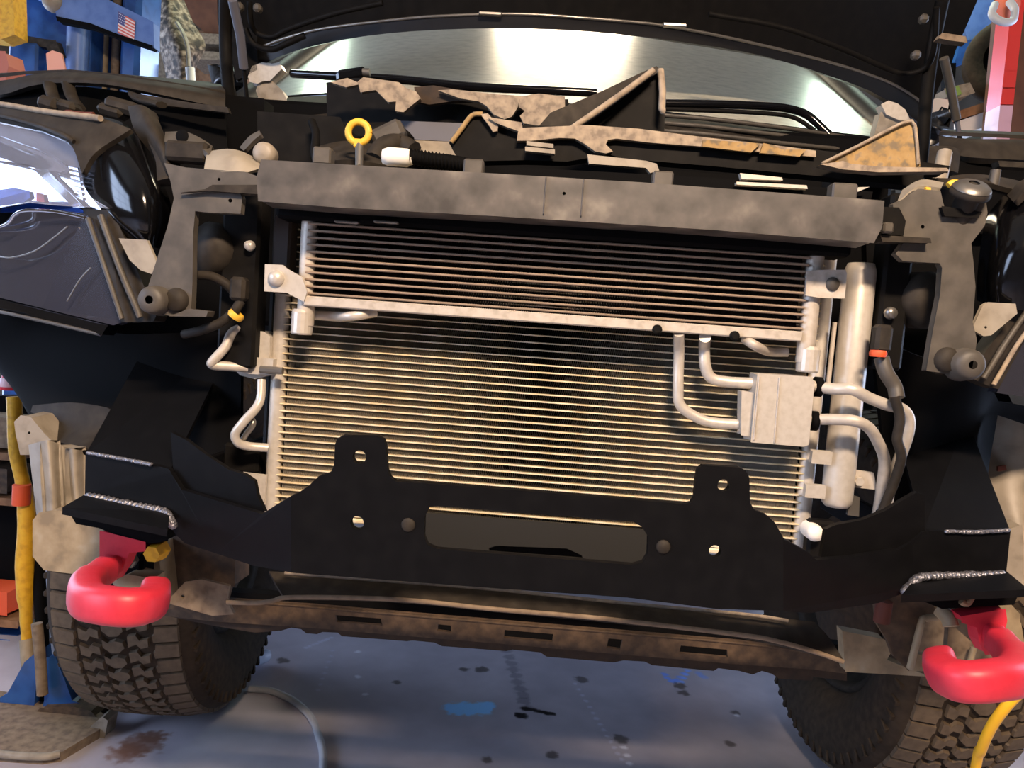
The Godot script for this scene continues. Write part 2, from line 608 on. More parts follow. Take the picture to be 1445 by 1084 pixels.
func tube_light(where: Vector3, along: Vector3, length: float, energy: float, col: Color, label: String):
	var t := thing("tube_light", label, "ceiling light", where)
	var turn := Basis(along, Vector3.UP, along.cross(Vector3.UP))
	box("housing", where + Vector3(0, 0.05, 0), Vector3(length, 0.06, 0.18), M.white, t, "", 0.008, turn)
	for s in [-0.045, 0.045]:
		rod("tube", [where + turn * Vector3(-length / 2 + 0.02, 0, s), where + turn * Vector3(length / 2 - 0.02, 0, s)], 0.016, glowing(col, 3.0), t, "", 10, 1)
	for s in [-0.35, 0.35]:
		rod("hanger", [where + turn * Vector3(length * s, 0.08, 0), Vector3((where + turn * Vector3(length * s, 0, 0)).x, 3.6, (where + turn * Vector3(length * s, 0, 0)).z)], 0.004, M.steel, t, "", 6, 1)
	var l := AreaLight3D.new()
	l.name = "tube_lamp"
	l.area_size = Vector2(length, 0.14)
	l.light_color = col
	l.light_energy = energy
	l.shadow_enabled = true
	l.set("area_range", 14.0)
	l.transform = Transform3D(Basis(along, along.cross(Vector3.DOWN), Vector3.UP) if true else turn, where + Vector3(0, -0.02, 0))
	l.basis = Basis(along, Vector3.UP.cross(along), Vector3.UP)
	add_child(l)

# ------------------------------------------------------------------ room
func build_room():
	var st := begin()
	block(st, Vector3(0.3, -0.1, -1.6), Vector3(9.0, 0.2, 11.6), 0.0)
	var fl := MeshInstance3D.new()
	# the floor: one slab with a painted, stained top
	var s2 := begin()
	var f0 := Vector3(-4.0, 0, -7.0)
	var f1 := Vector3(4.6, 0, 4.0)
	s2.set_smooth_group(-1)
	var uvq := [Vector3(f0.x, 0, f1.z), Vector3(f1.x, 0, f1.z), Vector3(f1.x, 0, f0.z), Vector3(f0.x, 0, f0.z)]
	for k in [0, 2, 1, 0, 3, 2]:
		var v: Vector3 = uvq[k]
		s2.set_uv(Vector2((v.x + 2.2) / 4.4, (v.z + 4.2) / 4.4))
		s2.add_vertex(v)
	quad(s2, Vector3(f0.x, -0.2, f0.z), Vector3(f1.x, -0.2, f0.z), Vector3(f1.x, -0.2, f1.z), Vector3(f0.x, -0.2, f1.z))
	for k in 4:
		var a: Vector3 = uvq[k]
		var b: Vector3 = uvq[(k + 1) % 4]
		s2.set_uv(Vector2.ZERO)
		quad(s2, a + Vector3.DOWN * 0.2, b + Vector3.DOWN * 0.2, b, a)
	s2.generate_normals()
	fl.mesh = s2.commit()
	fl.material_override = floor_material()
	fl.name = "floor"
	fl.set_meta("kind", "structure")
	add_child(fl)
	var walls := [["wall_left", Vector3(-4.1, 1.9, -1.5), Vector3(0.2, 4.2, 11.4)], ["wall_right", Vector3(4.7, 1.9, -1.5), Vector3(0.2, 4.2, 11.4)], ["wall_back", Vector3(0.3, 1.9, -7.1), Vector3(9.0, 4.2, 0.2)], ["wall_front", Vector3(0.3, 1.9, 4.1), Vector3(9.0, 4.2, 0.2)]]
	for w in walls:
		var o := box(w[0], w[1], w[2], M.concrete_wall if w[0] != "wall_front" else M.concrete_wall, null, "", 0.0)
		o.set_meta("kind", "structure")
	# corrugated metal ceiling
	var cs := begin()
	smooth(cs)
	var n := 240
	for i in n:
		var xa := lerpf(-4.0, 4.6, float(i) / n)
		var xb := lerpf(-4.0, 4.6, float(i + 1) / n)
		var ya := 3.62 + 0.025 * sin(xa * TAU / 0.16)
		var yb := 3.62 + 0.025 * sin(xb * TAU / 0.16)
		quad(cs, Vector3(xa, ya, -7), Vector3(xb, yb, -7), Vector3(xb, yb, 4), Vector3(xa, ya, 4))
	flat(cs)
	block(cs, Vector3(0.3, 3.75, -1.5), Vector3(9.0, 0.16, 11.4), 0.0)
	var ce := put(cs, "ceiling", M.roof_metal)
	ce.set_meta("kind", "structure")

func floor_material() -> StandardMaterial3D:
	var n := FastNoiseLite.new()
	n.seed = 41
	n.frequency = 0.006
	n.fractal_octaves = 5
	var fine := FastNoiseLite.new()
	fine.seed = 42
	fine.frequency = 0.06
	fine.fractal_octaves = 4
	var size := 1024
	var bytes := PackedByteArray()
	bytes.resize(size * size * 3)
	var spots := []   # centre x, z, radius, colour, strength
	var px := func(x: float, y: float, r: float, col: Color, k: float):
		var p := ground(x, y)
		spots.append([p.x, p.z, r, col, k])
	for k in 9:
		px.call(638.0 + 6.0 * k, 1000.0 + 3.0 * sin(k * 2.1), 0.026, Color(0.56, 0.8, 1.0), 1.0)
	for k in 7:
		px.call(938.0 + 4.5 * k, 952.0 + 10.0 * sin(k * 0.55) , 0.012, Color(0.45, 0.6, 0.95), 0.9)
	for k in 5:
		px.call(962.0 + 3.0 * k, 962.0 - 5.0 * k, 0.011, Color(0.5, 0.66, 0.98), 0.9)
	for k in 4:
		px.call(985.0 + 3.0 * k, 950.0 + 2.0 * k, 0.013, Color(0.5, 0.62, 0.9), 0.5)
	for k in 14:
		px.call(812.0 + 5.0 * k, 965.0 + 8.2 * k, 0.007, Color(0.84, 0.86, 0.95), 0.5)
	for k in 8:
		px.call(432.0 + 5.0 * k, 914.0 - 2.0 * k + 22.0 * (0.0), 0.008, Color(0.84, 0.86, 0.95), 0.5)
		px.call(450.0 - 3.0 * k + 20.0, 918.0 + 8.0 * k, 0.007, Color(0.84, 0.86, 0.95), 0.4)
	for k in 10:
		px.call(716.0 + 3.0 * k, 918.0 + 9.0 * k, 0.02, Color(0.3, 0.3, 0.34), 0.35)
	for k in 9:
		px.call(740.0 + 5.0 * k, 1000.0 + 1.0 * k, 0.009, Color(0.09, 0.085, 0.09), 0.85)
	px.call(735.0, 1010.0, 0.016, Color(0.07, 0.07, 0.08), 0.9)
	for q in [[876, 1043, 0.02], [780, 1066, 0.016], [687, 1073, 0.014], [960, 968, 0.02], [965, 978, 0.016], [820, 959, 0.02], [1030, 1050, 0.014], [680, 945, 0.02], [655, 945, 0.014], [1038, 1006, 0.012], [560, 963, 0.012], [400, 932, 0.018]]:
		px.call(float(q[0]), float(q[1]), q[2], Color(0.2, 0.18, 0.17), 0.6)
	for q in [[880, 1055], [884, 1066], [888, 1078], [1040, 1010], [505, 920], [505, 955], [516, 980]]:
		px.call(float(q[0]), float(q[1]), 0.009, Color(0.95, 0.96, 1.0), 0.8)
	for q in [[200, 1050, 0.05], [180, 1062, 0.04], [215, 1040, 0.03]]:
		px.call(float(q[0]), float(q[1]), q[2], Color(0.42, 0.25, 0.16), 0.45)
	for j in size:
		var z := -4.2 + 4.4 * (j + 0.5) / size
		for i in size:
			var x := -2.2 + 4.4 * (i + 0.5) / size
			var a := n.get_noise_2d(x * 170.0, z * 170.0)
			var b := fine.get_noise_2d(x * 170.0, z * 170.0)
			var t := clampf(0.5 + a * 0.9 + b * 0.25, 0.0, 1.0)
			var o := (j * size + i) * 3
			bytes[o] = int(255.0 * lerpf(0.62, 0.76, t))
			bytes[o + 1] = int(255.0 * lerpf(0.605, 0.745, t))
			bytes[o + 2] = int(255.0 * lerpf(0.65, 0.79, t))
	for s in spots:
		var ci := int((s[0] + 2.2) / 4.4 * size)
		var cj := int((s[1] + 4.2) / 4.4 * size)
		var r := int(s[2] / 4.4 * size * 1.6) + 2
		for dj in range(-r, r + 1):
			for di in range(-r, r + 1):
				var i: int = ci + di
				var j: int = cj + dj
				if i < 0 or j < 0 or i >= size or j >= size: continue
				var x := -2.2 + 4.4 * (i + 0.5) / size
				var z := -4.2 + 4.4 * (j + 0.5) / size
				var d: float = Vector2(x - s[0], z - s[1]).length() / s[2] + 0.5 * fine.get_noise_2d(x * 700.0, z * 700.0)
				var k: float = clampf((1.1 - d) * 2.5, 0.0, 1.0) * s[4]
				var o: int = (j * size + i) * 3
				for ch in 3:
					bytes[o + ch] = int(lerpf(float(bytes[o + ch]), 255.0 * s[3][ch], k))
	var im := Image.create_from_data(size, size, false, Image.FORMAT_RGB8, bytes)
	var m := mat(Color.WHITE, 0.38)
	m.albedo_texture = ImageTexture.create_from_image(im)
	m.texture_repeat = true
	return m

# ------------------------------------------------------------------ the steel mount plate across the front
func build_plate():
	var zc := -0.78
	var Z := [118.0, -0.90, 240.0, -0.865, 412.0, zc, 1104.0, zc, 1288.0, -0.865, 1430.0, -0.90]
	var root := Node3D.new()
	root.name = "winch_mount_plate"
	root.position = Vector3(0, 0.62, zc) - CAR
	root.set_meta("label", "black powder-coated steel mount plate with long slot and four bolt holes")
	car.add_child(root)
	var slot := [606, 714, 618, 713, 894, 735, 906, 742, 916, 757, 915, 783, 908, 795, 893, 799, 616, 776, 602, 770, 597, 757, 598, 728]
	var holes := [slot]
	var bolts := [[507, 645, 11], [504, 738, 11], [1021, 685, 10], [1009, 778, 10]]
	for b in bolts: holes.append(ring(b[0], b[1], b[2], 18))
	plate("centre_panel", [412, 701, 418, 699, 435, 688, 451, 673, 462, 670, 469, 666, 473, 656, 474, 628, 477, 620, 484, 616, 532, 617, 540, 621, 543, 630, 545, 662, 549, 674, 558, 681, 700, 691, 966, 713, 976, 711, 981, 703, 984, 672, 986, 663, 992, 658, 1043, 661, 1051, 665, 1056, 674, 1057, 710, 1064, 721, 1081, 728, 1092, 738, 1104, 759, 1104, 861, 1010, 858, 885, 842, 700, 829, 412, 807],
		zc, 0.009, M.coat, root, "", holes, 1.4)
	plate("wing", [412, 701, 385, 717, 370, 727, 300, 706, 255, 692, 240, 667, 240, 742, 250, 755, 262, 766, 305, 780, 357, 797, 412, 807], Z, 0.009, M.coat, root, "", [], 1.2)
	plate("wing", [1104, 759, 1106, 762, 1139, 780, 1152, 792, 1200, 788, 1270, 777, 1288, 765, 1288, 828, 1275, 836, 1239, 850, 1142, 864, 1104, 861], Z, 0.009, M.coat, root, "", [], 1.2)
	plate("end_panel", [240, 667, 237, 663, 215, 657, 122, 639, 121, 697, 240, 722], Z, 0.009, M.coat, root)
	plate("end_panel", [1288, 765, 1303, 752, 1314, 750, 1336, 751, 1425, 749, 1419, 806, 1340, 808, 1296, 812, 1288, 822], Z, 0.009, M.coat, root)
	# the flange under each end, welded on
	var fl := [[[121, 697, -0.90, 88, 716, -0.80], [240, 722, -0.868, 236, 747, -0.79]], [[1290, 818, -0.868, 1272, 840, -0.8], [1420, 806, -0.90, 1452, 832, -0.80]]]
	for f in fl:
		var st := begin()
		flat(st)
		var a: Array = f[0]
		var b: Array = f[1]
		var p := [at(a[3], a[4], a[5]), at(b[3], b[4], b[5]), at(b[0], b[1], b[2]), at(a[0], a[1], a[2])]
		var d := Vector3(0, -0.008, 0)
		quad(st, p[0], p[1], p[2], p[3])
		quad(st, p[3] + d, p[2] + d, p[1] + d, p[0] + d)
		for k in 4:
			quad(st, p[k] + d, p[(k + 1) % 4] + d, p[(k + 1) % 4], p[k])
		put(st, "flange", M.coat, root)
	# weld beads: a row of overlapping ripples
	for w in [[124, 700, -0.893, 180, 711, -0.875, 230, 722, -0.862, 240, 735, -0.85, 246, 744, -0.85], [1277, 834, -0.845, 1292, 819, -0.858, 1304, 814, -0.86, 1350, 812, -0.875, 1420, 810, -0.893], [1336, 750, -0.875, 1380, 751, -0.885, 1424, 748, -0.895], [124, 639, -0.897, 180, 649, -0.88, 214, 656, -0.868]]:
		var st := begin()
		var p := curve(way(w), 8)
		var len := 0.0
		for i in p.size() - 1: len += p[i].distance_to(p[i + 1])
		var r := 0.0055 if w.size() > 12 else 0.003
		var count := int(len / (r * 0.75))
		for k in count:
			var t := float(k) / count * (p.size() - 1)
			var q: Vector3 = p[int(t)].lerp(p[mini(int(t) + 1, p.size() - 1)], t - int(t))
			var s: float = r * rng.randf_range(0.85, 1.15)
			lathe(st, [Vector2(0, -s * 0.7), Vector2(s * 0.75, -s * 0.5), Vector2(s, 0), Vector2(s * 0.75, s * 0.5), Vector2(0, s * 0.7)], q, Basis(Vector3(0.3, 0.2, 1).normalized(), 0.5), 8)
		put(st, "weld_bead", M.weld, root, "pale rippled weld bead")
	# zinc nuts behind the bolt holes, and the two filled holes
	for b in bolts:
		var q := at(b[0], b[1], zc - 0.01)
		turned("weld_nut", [Vector2(0.0078, 0.003), Vector2(0.0078, -0.012), Vector2(0.0125, -0.012), Vector2(0.0125, 0.0), Vector2(0.0088, 0.003), Vector2(0.0078, 0.003)], q, FACING, M.zinc, root, "", 18, false)
	for b in [[576, 741], [936, 772]]:
		turned("hole_plug", [Vector2(0, 0.002), Vector2(0.006, 0.002), Vector2(0.0075, 0.0006), Vector2(0.0075, -0.004), Vector2(0, -0.004)], at(b[0], b[1], zc), FACING, M.dusty_black, root, "", 16)
	# curved gussets and the box ends that run back to the frame
	plate("gusset", [242, 612, 262, 622, 290, 643, 322, 664, 345, 671, 358, 680, 362, 700, 372, 722, 340, 718, 300, 705, 258, 690, 246, 668], [240.0, -0.875, 372.0, -0.835], 0.008, M.coat, root)
	plate("gusset", [1166, 748, 1180, 742, 1218, 735, 1250, 722, 1280, 704, 1294, 696, 1304, 700, 1304, 748, 1280, 774, 1200, 787, 1160, 786], [1160.0, -0.835, 1304.0, -0.875], 0.008, M.coat, root)
	for s in [[[122, 639, -0.905], [240, 664, -0.875], [330, 480, -1.22], [215, 470, -1.22]], [[1303, 750, -0.875], [1425, 748, -0.905], [1364, 590, -1.2], [1262, 590, -1.2]]]:
		var st := begin()
		flat(st)
		var p := []
		for k in s: p.append(at(k[0], k[1], k[2]))
		var d := Vector3(0, -0.008, 0)
		quad(st, p[0], p[1], p[2], p[3])
		quad(st, p[3] + d, p[2] + d, p[1] + d, p[0] + d)
		for k in 4: quad(st, p[k] + d, p[(k + 1) % 4] + d, p[(k + 1) % 4], p[k])
		put(st, "top_face", M.coat, root)
	for s in [[[238, 664, -0.878], [238, 722, -0.87]], [[1302, 752, -0.878], [1302, 806, -0.87]]]:
		var a := at(s[0][0], s[0][1], s[0][2])
		var b := at(s[1][0], s[1][1], s[1][2])
		var st := begin()
		block(st, (a + b) / 2 + Vector3(0, 0, -0.16), Vector3(0.008, a.y - b.y, 0.3), 0.001)
		put(st, "side_face", M.coat, root)

# ------------------------------------------------------------------ red tow hooks
func build_hooks():
	var paths := [
		[[143, 752, 203, 767, 203, 776, 181, 778, 172, 798, 158, 820, 128, 822, 112, 812, 143, 786], [160, 796, -0.872, 140, 811, -0.83, 121, 828, -0.765, 124, 847, -0.715, 150, 854, -0.695, 185, 857, -0.695, 212, 851, -0.72, 219, 838, -0.76, 216, 831, -0.80]],
		[[1359, 872, 1417, 862, 1419, 876, 1414, 898, 1424, 918, 1392, 922, 1384, 906, 1381, 884, 1359, 877]	, [1400, 893, -0.872, 1419, 915, -0.83, 1436, 936, -0.765, 1430, 954, -0.715, 1400, 960, -0.695, 1362, 962, -0.695, 1334, 953, -0.72, 1327, 938, -0.76, 1331, 930, -0.80]]]
	for k in 2:
		var pth: Array = paths[k]
		var hook := rod("tow_hook", way(pth[1]), [0.0125, 0.015, 0.0165, 0.017, 0.017, 0.017, 0.0165, 0.0155, 0.013], M.red, car, "red tow hook beside the %s wheel, open loop facing inwards" % ["blue stand" if k == 0 else "yellow hose"], 20, 8, Vector2(0.96, 1.02), 0.62)
		plate("shank", pth[0], -0.868, 0.022, M.red, hook, "", [], 2.5)
		var b := at(184, 790, -0.9) if k == 0 else at(1395, 870, -0.9)
		turned("bolt", [Vector2(0, 0.008), Vector2(0.008, 0.008), Vector2(0.01, 0.005), Vector2(0.01, -0.002)], b, FACING, M.steel, hook, "", 6, false)

# ------------------------------------------------------------------ oil cooler, condenser, radiator
func fins(st: SurfaceTool, x0: float, x1: float, y0: float, y1: float, z: float, depth: float, pitch: float):
	var n := int((x1 - x0) / pitch)
	for i in n:
		var a := Vector3(x0 + i * pitch, y0 if i % 2 else y1, z)
		var b := Vector3(x0 + (i + 1) * pitch, y1 if i % 2 else y0, z)
		var d := Vector3(0, 0, -depth)
		quad(st, a, b, b + d, a + d)

func build_coolers():
	# condenser
	var z := -1.01
	var root := Node3D.new()
	root.name = "condenser"
	root.position = Vector3(0.01, 0.58, z) - CAR
	root.set_meta("label", "large aluminium condenser with dusty fins between bright tubes")
	car.add_child(root)
	var x0 := at(396, 580, z).x
	var x1 := at(1140, 600, z).x
	var y_ref := at(396, 529, z).y
	var pitch := 0.0097
	var low := at(650, 744, z).y
	var st := begin()
	flat(st)
	for k in range(-28, 40):
		var y := y_ref - k * pitch
		if y < low: break
		var b := begin()
		block(b, Vector3((x0 + x1) / 2, y, z - 0.008), Vector3(x1 - x0 + 0.012, 0.0019, 0.017), 0.0005)
		put(b, "tube", M.tube, root)
		fins(st, x0 + 0.006, x1 - 0.006, y + 0.0009, y + pitch - 0.0009, z - 0.0025, 0.012, 0.0014)
	put(st, "fin", M.fin, root).set_meta("kind", "stuff")
	for s in [[x0 - 0.0075, 0.0], [x1 + 0.0075, 0.0]]:
		rod("header_tank", [Vector3(s[0], low - 0.02, z - 0.008), Vector3(s[0], y_ref + 28.5 * pitch, z - 0.008)], 0.0105, M.alu_bright, root, "", 16, 1)
	box("bottom_bar", Vector3((x0 + x1) / 2, low - 0.004, z - 0.008), Vector3(x1 - x0, 0.007, 0.018), M.tube, root)
	# oil cooler in front of it
	z = -0.95
	var oc := Node3D.new()
	oc.name = "oil_cooler"
	oc.position = Vector3(-0.01, 0.85, z) - CAR
	oc.set_meta("label", "narrower oil cooler with wide brown tubes hung in front of the condenser")
	car.add_child(oc)
	x0 = at(436, 380, z).x
	x1 = at(1132, 420, z).x
	var yb := at(700, 445, z).y
	pitch = 0.00865
	st = begin()
	flat(st)
	for k in 14:
		var y := yb + 0.0105 + k * pitch
		var b := begin()
		block(b, Vector3((x0 + x1) / 2, y, z - 0.012), Vector3(x1 - x0 + 0.01, 0.0028, 0.024), 0.0008)
		put(b, "tube", M.cooler_tube, oc)
		fins(st, x0, x1, y + 0.0014, y + pitch - 0.0014, z - 0.006, 0.016, 0.0016)
	put(st, "fin", M.dark_fin, oc).set_meta("kind", "stuff")
	box("end_bar", Vector3((x0 + x1) / 2, yb + 0.001, z - 0.011), Vector3(x1 - x0 + 0.01, 0.0125, 0.026), M.alu, oc, "", 0.0015)
	box("end_bar", Vector3((x0 + x1) / 2, yb + 0.0105 + 14 * pitch, z - 0.011), Vector3(x1 - x0 + 0.01, 0.006, 0.026), M.alu, oc, "", 0.001)
	for s in [[426, 1], [1139, -1]]:
		var p0 := at(s[0], 465 if s[1] > 0 else 520, z)
		var p1 := at(s[0], 440 if s[1] > 0 else 478, z)
		rod("tank", [Vector3(p0.x, yb - 0.03, z - 0.012), Vector3(p0.x, yb + 0.0105 + 14.3 * pitch, z - 0.012)], 0.011, M.alu, oc, "", 16, 1)
		turned("tank_cap", [Vector2(0, 0.0), Vector2(0.012, 0.0), Vector2(0.0135, 0.002), Vector2(0.0135, 0.028), Vector2(0.011, 0.032)], Vector3(p0.x - 0.004 * s[1], yb - 0.042, z - 0.012), Basis.IDENTITY, M.alu_bright, oc, "", 18, false)
	var br := plate("mount_tab", [375, 374, 398, 375, 404, 380, 425, 392, 432, 412, 428, 424, 416, 418, 405, 412, 374, 410], -0.944, 0.004, M.alu_bright, oc)
	turned("tab_bolt", [Vector2(0, 0.007), Vector2(0.006, 0.007), Vector2(0.0075, 0.005), Vector2(0.0095, 0.004), Vector2(0.0105, 0.0)], at(390, 393, -0.944), FACING, M.alu_bright, br, "", 16)
	br = plate("mount_tab", [1158, 382, 1192, 382, 1194, 386, 1191, 420, 1156, 419, 1138, 416, 1140, 384], -0.944, 0.004, M.alu, oc)
	turned("tab_bolt", [Vector2(0, 0.003), Vector2(0.0075, 0.003), Vector2(0.0085, 0.0)], at(1175, 401, -0.944), FACING, M.grey_plastic, br, "", 16)
	for p in [[927, 465], [1036, 474]]:
		turned("screw", [Vector2(0, 0.006), Vector2(0.004, 0.006), Vector2(0.006, 0.004), Vector2(0.006, 0.0)], at(p[0], p[1], -0.947), FACING, M.black_plastic, oc, "dark screw with a dab of green paint", 12, false)
	# aluminium pipes, all about 15 mm
	var pz := -0.978
	rod("cooler_pipe", way([958, 470, -0.955, 958, 500, pz, 957, 545, pz, 960, 572, pz, 985, 590, pz, 1010, 597, pz, 1052, 599, pz]), 0.0068, M.alu_bright, car, "pale aluminium pipe from the oil cooler bending into the valve block", 14)
	rod("cooler_pipe", way([995, 476, -0.955, 994, 490, pz, 995, 515, pz, 1003, 533, pz, 1025, 539, pz, 1062, 541, pz]), 0.0072, M.alu_bright, car, "short pale aluminium pipe with a tight elbow above the longer one", 14)
	rod("cooler_pipe", way([1050, 478, -0.958, 1066, 488, -0.95, 1085, 496, pz, 1112, 497, pz]), 0.006, M.alu, car, "curved pipe stub entering the right tank cap", 12)
	rod("cooler_pipe", way([436, 444, pz, 470, 446, pz, 498, 446, -0.955, 530, 441, -0.97]), 0.006, M.alu_bright, car, "curved pipe stub leaving the left tank cap", 12)
	var vb := plate("valve_block", [1071, 530, 1143, 534, 1147, 540, 1139, 626, 1134, 628, 1062, 622], -0.952, 0.035, M.alu_bright, car, "square aluminium thermostat valve block", [], 2.5)
	for g in [[1100, 533, 1093, 625], [1071, 532, 1064, 621]]:
		rod("rib", way([g[0], g[1], -0.9515, g[2], g[3], -0.9515]), 0.0014, M.alu, vb, "", 8, 1)
	plate("flange", [1048, 553, 1067, 556, 1063, 616, 1047, 613], -0.962, 0.02, M.alu_bright, vb, "", [], 1.5)
	for r in [[1154, 546], [1148, 594]]:
		turned("seal", [Vector2(0.008, -0.005), Vector2(0.0125, -0.004), Vector2(0.0125, 0.004), Vector2(0.008, 0.005)], at(r[0], r[1], -0.968), SIDEWAYS, M.liner, vb, "black rubber seal", 18)
	rod("cooler_line", way([1146, 545, -0.968, 1175, 549, -0.956, 1203, 550, -0.945, 1225, 561, -0.95, 1250, 571, -0.955, 1272, 577, -0.96, 1282, 590, -0.965, 1281, 612, -0.97, 1270, 645, -0.98, 1257, 680, -0.99, 1250, 722, -1.0]), 0.0072, M.alu_bright, car, "upper aluminium line curving right and down from the valve block", 14)
	rod("cooler_line", way([1143, 592, -0.968, 1175, 592, -0.956, 1205, 594, -0.945, 1225, 603, -0.95, 1238, 622, -0.96, 1248, 650, -0.975, 1244, 690, -0.99, 1238, 728, -1.0]), 0.007, M.alu, car, "lower aluminium line curving right and down from the valve block", 14)
	rod("wire_loom", way([1262, 560, -0.94, 1270, 590, -0.94, 1266, 620, -0.945, 1272, 645, -0.95, 1262, 680, -0.96, 1250, 710, -0.97, 1240, 735, -0.975]), 0.006, M.dusty_black, car, "dark corrugated wire loom crossing the aluminium lines", 10)
	# receiver bottle
	var b0 := at(1181, 716, -1.0)
	var b1 := at(1214, 372, -1.0)
	var rb := turned("receiver_bottle", [Vector2(0, 0), Vector2(0.014, 0.001), Vector2(0.0185, 0.006), Vector2(0.0195, 0.014), Vector2(0.0195, b1.y - b0.y - 0.01), Vector2(0.016, b1.y - b0.y), Vector2(0, b1.y - b0.y)], Vector3((b0.x + b1.x) / 2, b0.y, -1.0), Basis.IDENTITY, M.alu_bright, car, "tall pale aluminium receiver bottle right of the condenser", 24)
	rod("side_rail", way([1178, 455, -0.99, 1169, 540, -0.99]), 0.003, M.alu, rb, "", 8, 1)
	for y in [[1152, 645], [1143, 693]]:
		plate("clamp", [y[0] - 4, y[1] - 8, y[0] + 22, y[1] - 6, y[0] + 20, y[1] + 10, y[0] - 6, y[1] + 8], -0.98, 0.01, M.alu_bright, rb)
	var cb := plate("line_bracket", [1203, 664, 1232, 668, 1236, 690, 1198, 686], -0.995, 0.005, M.alu, car, "small bolted aluminium bracket beside the receiver bottle")
	turned("bolt", [Vector2(0, 0.005), Vector2(0.006, 0.005), Vector2(0.0065, 0.0)], at(1211, 679, -0.994), FACING, M.alu_bright, cb, "", 6, false)
	plate("line_bracket", [1202, 700, 1212, 703, 1211, 728, 1197, 726], -1.0, 0.005, M.steel, car, "lower small steel bracket beside the receiver bottle")
	turned("end_cap", [Vector2(0, 0.012), Vector2(0.009, 0.011), Vector2(0.011, 0.004), Vector2(0.011, -0.02)], at(1148, 751, -0.975), FACING, M.white, car, "bright white end cap low beside the condenser", 16)
	box("tank_foot", at(1156, 760, -0.99), Vector3(0.035, 0.05, 0.02), M.black_plastic, car, "", 0.004)
	# radiator core behind
	box("radiator", Vector3(at(760, 520, -1.08).x, at(760, 520, -1.08).y, -1.075), Vector3(0.76, 0.46, 0.05), M.black_plastic, car, "black radiator core and shroud behind the condenser", 0.006)
	plate("air_dam", [560, 722, 920, 750, 930, 812, 560, 790], -1.0, 0.006, M.olive_black, car, "dark panel below the condenser seen through the plate slot", [[688, 773, 700, 769, 800, 773, 822, 783, 824, 790, 690, 780]])
	plate("dark_duct", [670, 750, 840, 762, 840, 800, 670, 790], -1.04, 0.01, M.liner, car, "", [], 1.0)
	# left hose block and pipes
	var lb := plate("hose_block", [328, 464, 372, 470, 379, 476, 378, 528, 360, 533, 340, 528, 330, 518], -1.0, 0.03, M.alu_bright, car, "pale aluminium hose block left of the condenser", [], 2.0)
	plate("flange", [352, 505, 384, 508, 383, 528, 350, 526], -0.992, 0.02, M.alu_bright, lb, "", [], 1.5)
	turned("stud", [Vector2(0, 0.02), Vector2(0.005, 0.02), Vector2(0.005, -0.01)], at(378, 522, -0.985), SIDEWAYS, M.steel, lb, "", 10, false)
	rod("coolant_pipe", way([338, 462, -0.985, 326, 472, -0.98, 318, 490, -0.975, 302, 508, -0.97, 300, 515, -0.972, 322, 517, -0.98, 350, 519, -0.99]), 0.0062, M.alu, car, "bent grey pipe curling left of the hose block", 12)
	rod("coolant_pipe", way([369, 536, -0.99, 368, 560, -0.985, 362, 575, -0.98, 345, 594, -0.975, 332, 612, -0.975, 336, 625, -0.98, 352, 630, -0.99, 378, 632, -1.0]), 0.0058, M.alu_bright, car, "pale aluminium pipe in an S bend below the hose block", 12)
	rod("spring_clip", way([352, 586, -0.99, 357, 598, -0.985, 348, 612, -0.985, 342, 622, -0.99]), 0.004, M.steel, car, "ribbed steel clip beside the S-bend pipe", 8)
	plate("lower_bracket", [343, 668, 374, 672, 372, 712, 362, 706, 356, 684], -1.0, 0.006, M.alu_bright, car, "pale lower corner bracket of the condenser")
	box("mount_foot", at(345, 645, -1.03), Vector3(0.05, 0.04, 0.03), M.black_plastic, car, "", 0.004)
	box("mount_foot", at(352, 716, -0.99), Vector3(0.03, 0.012, 0.03), M.dusty_black, car, "", 0.003)

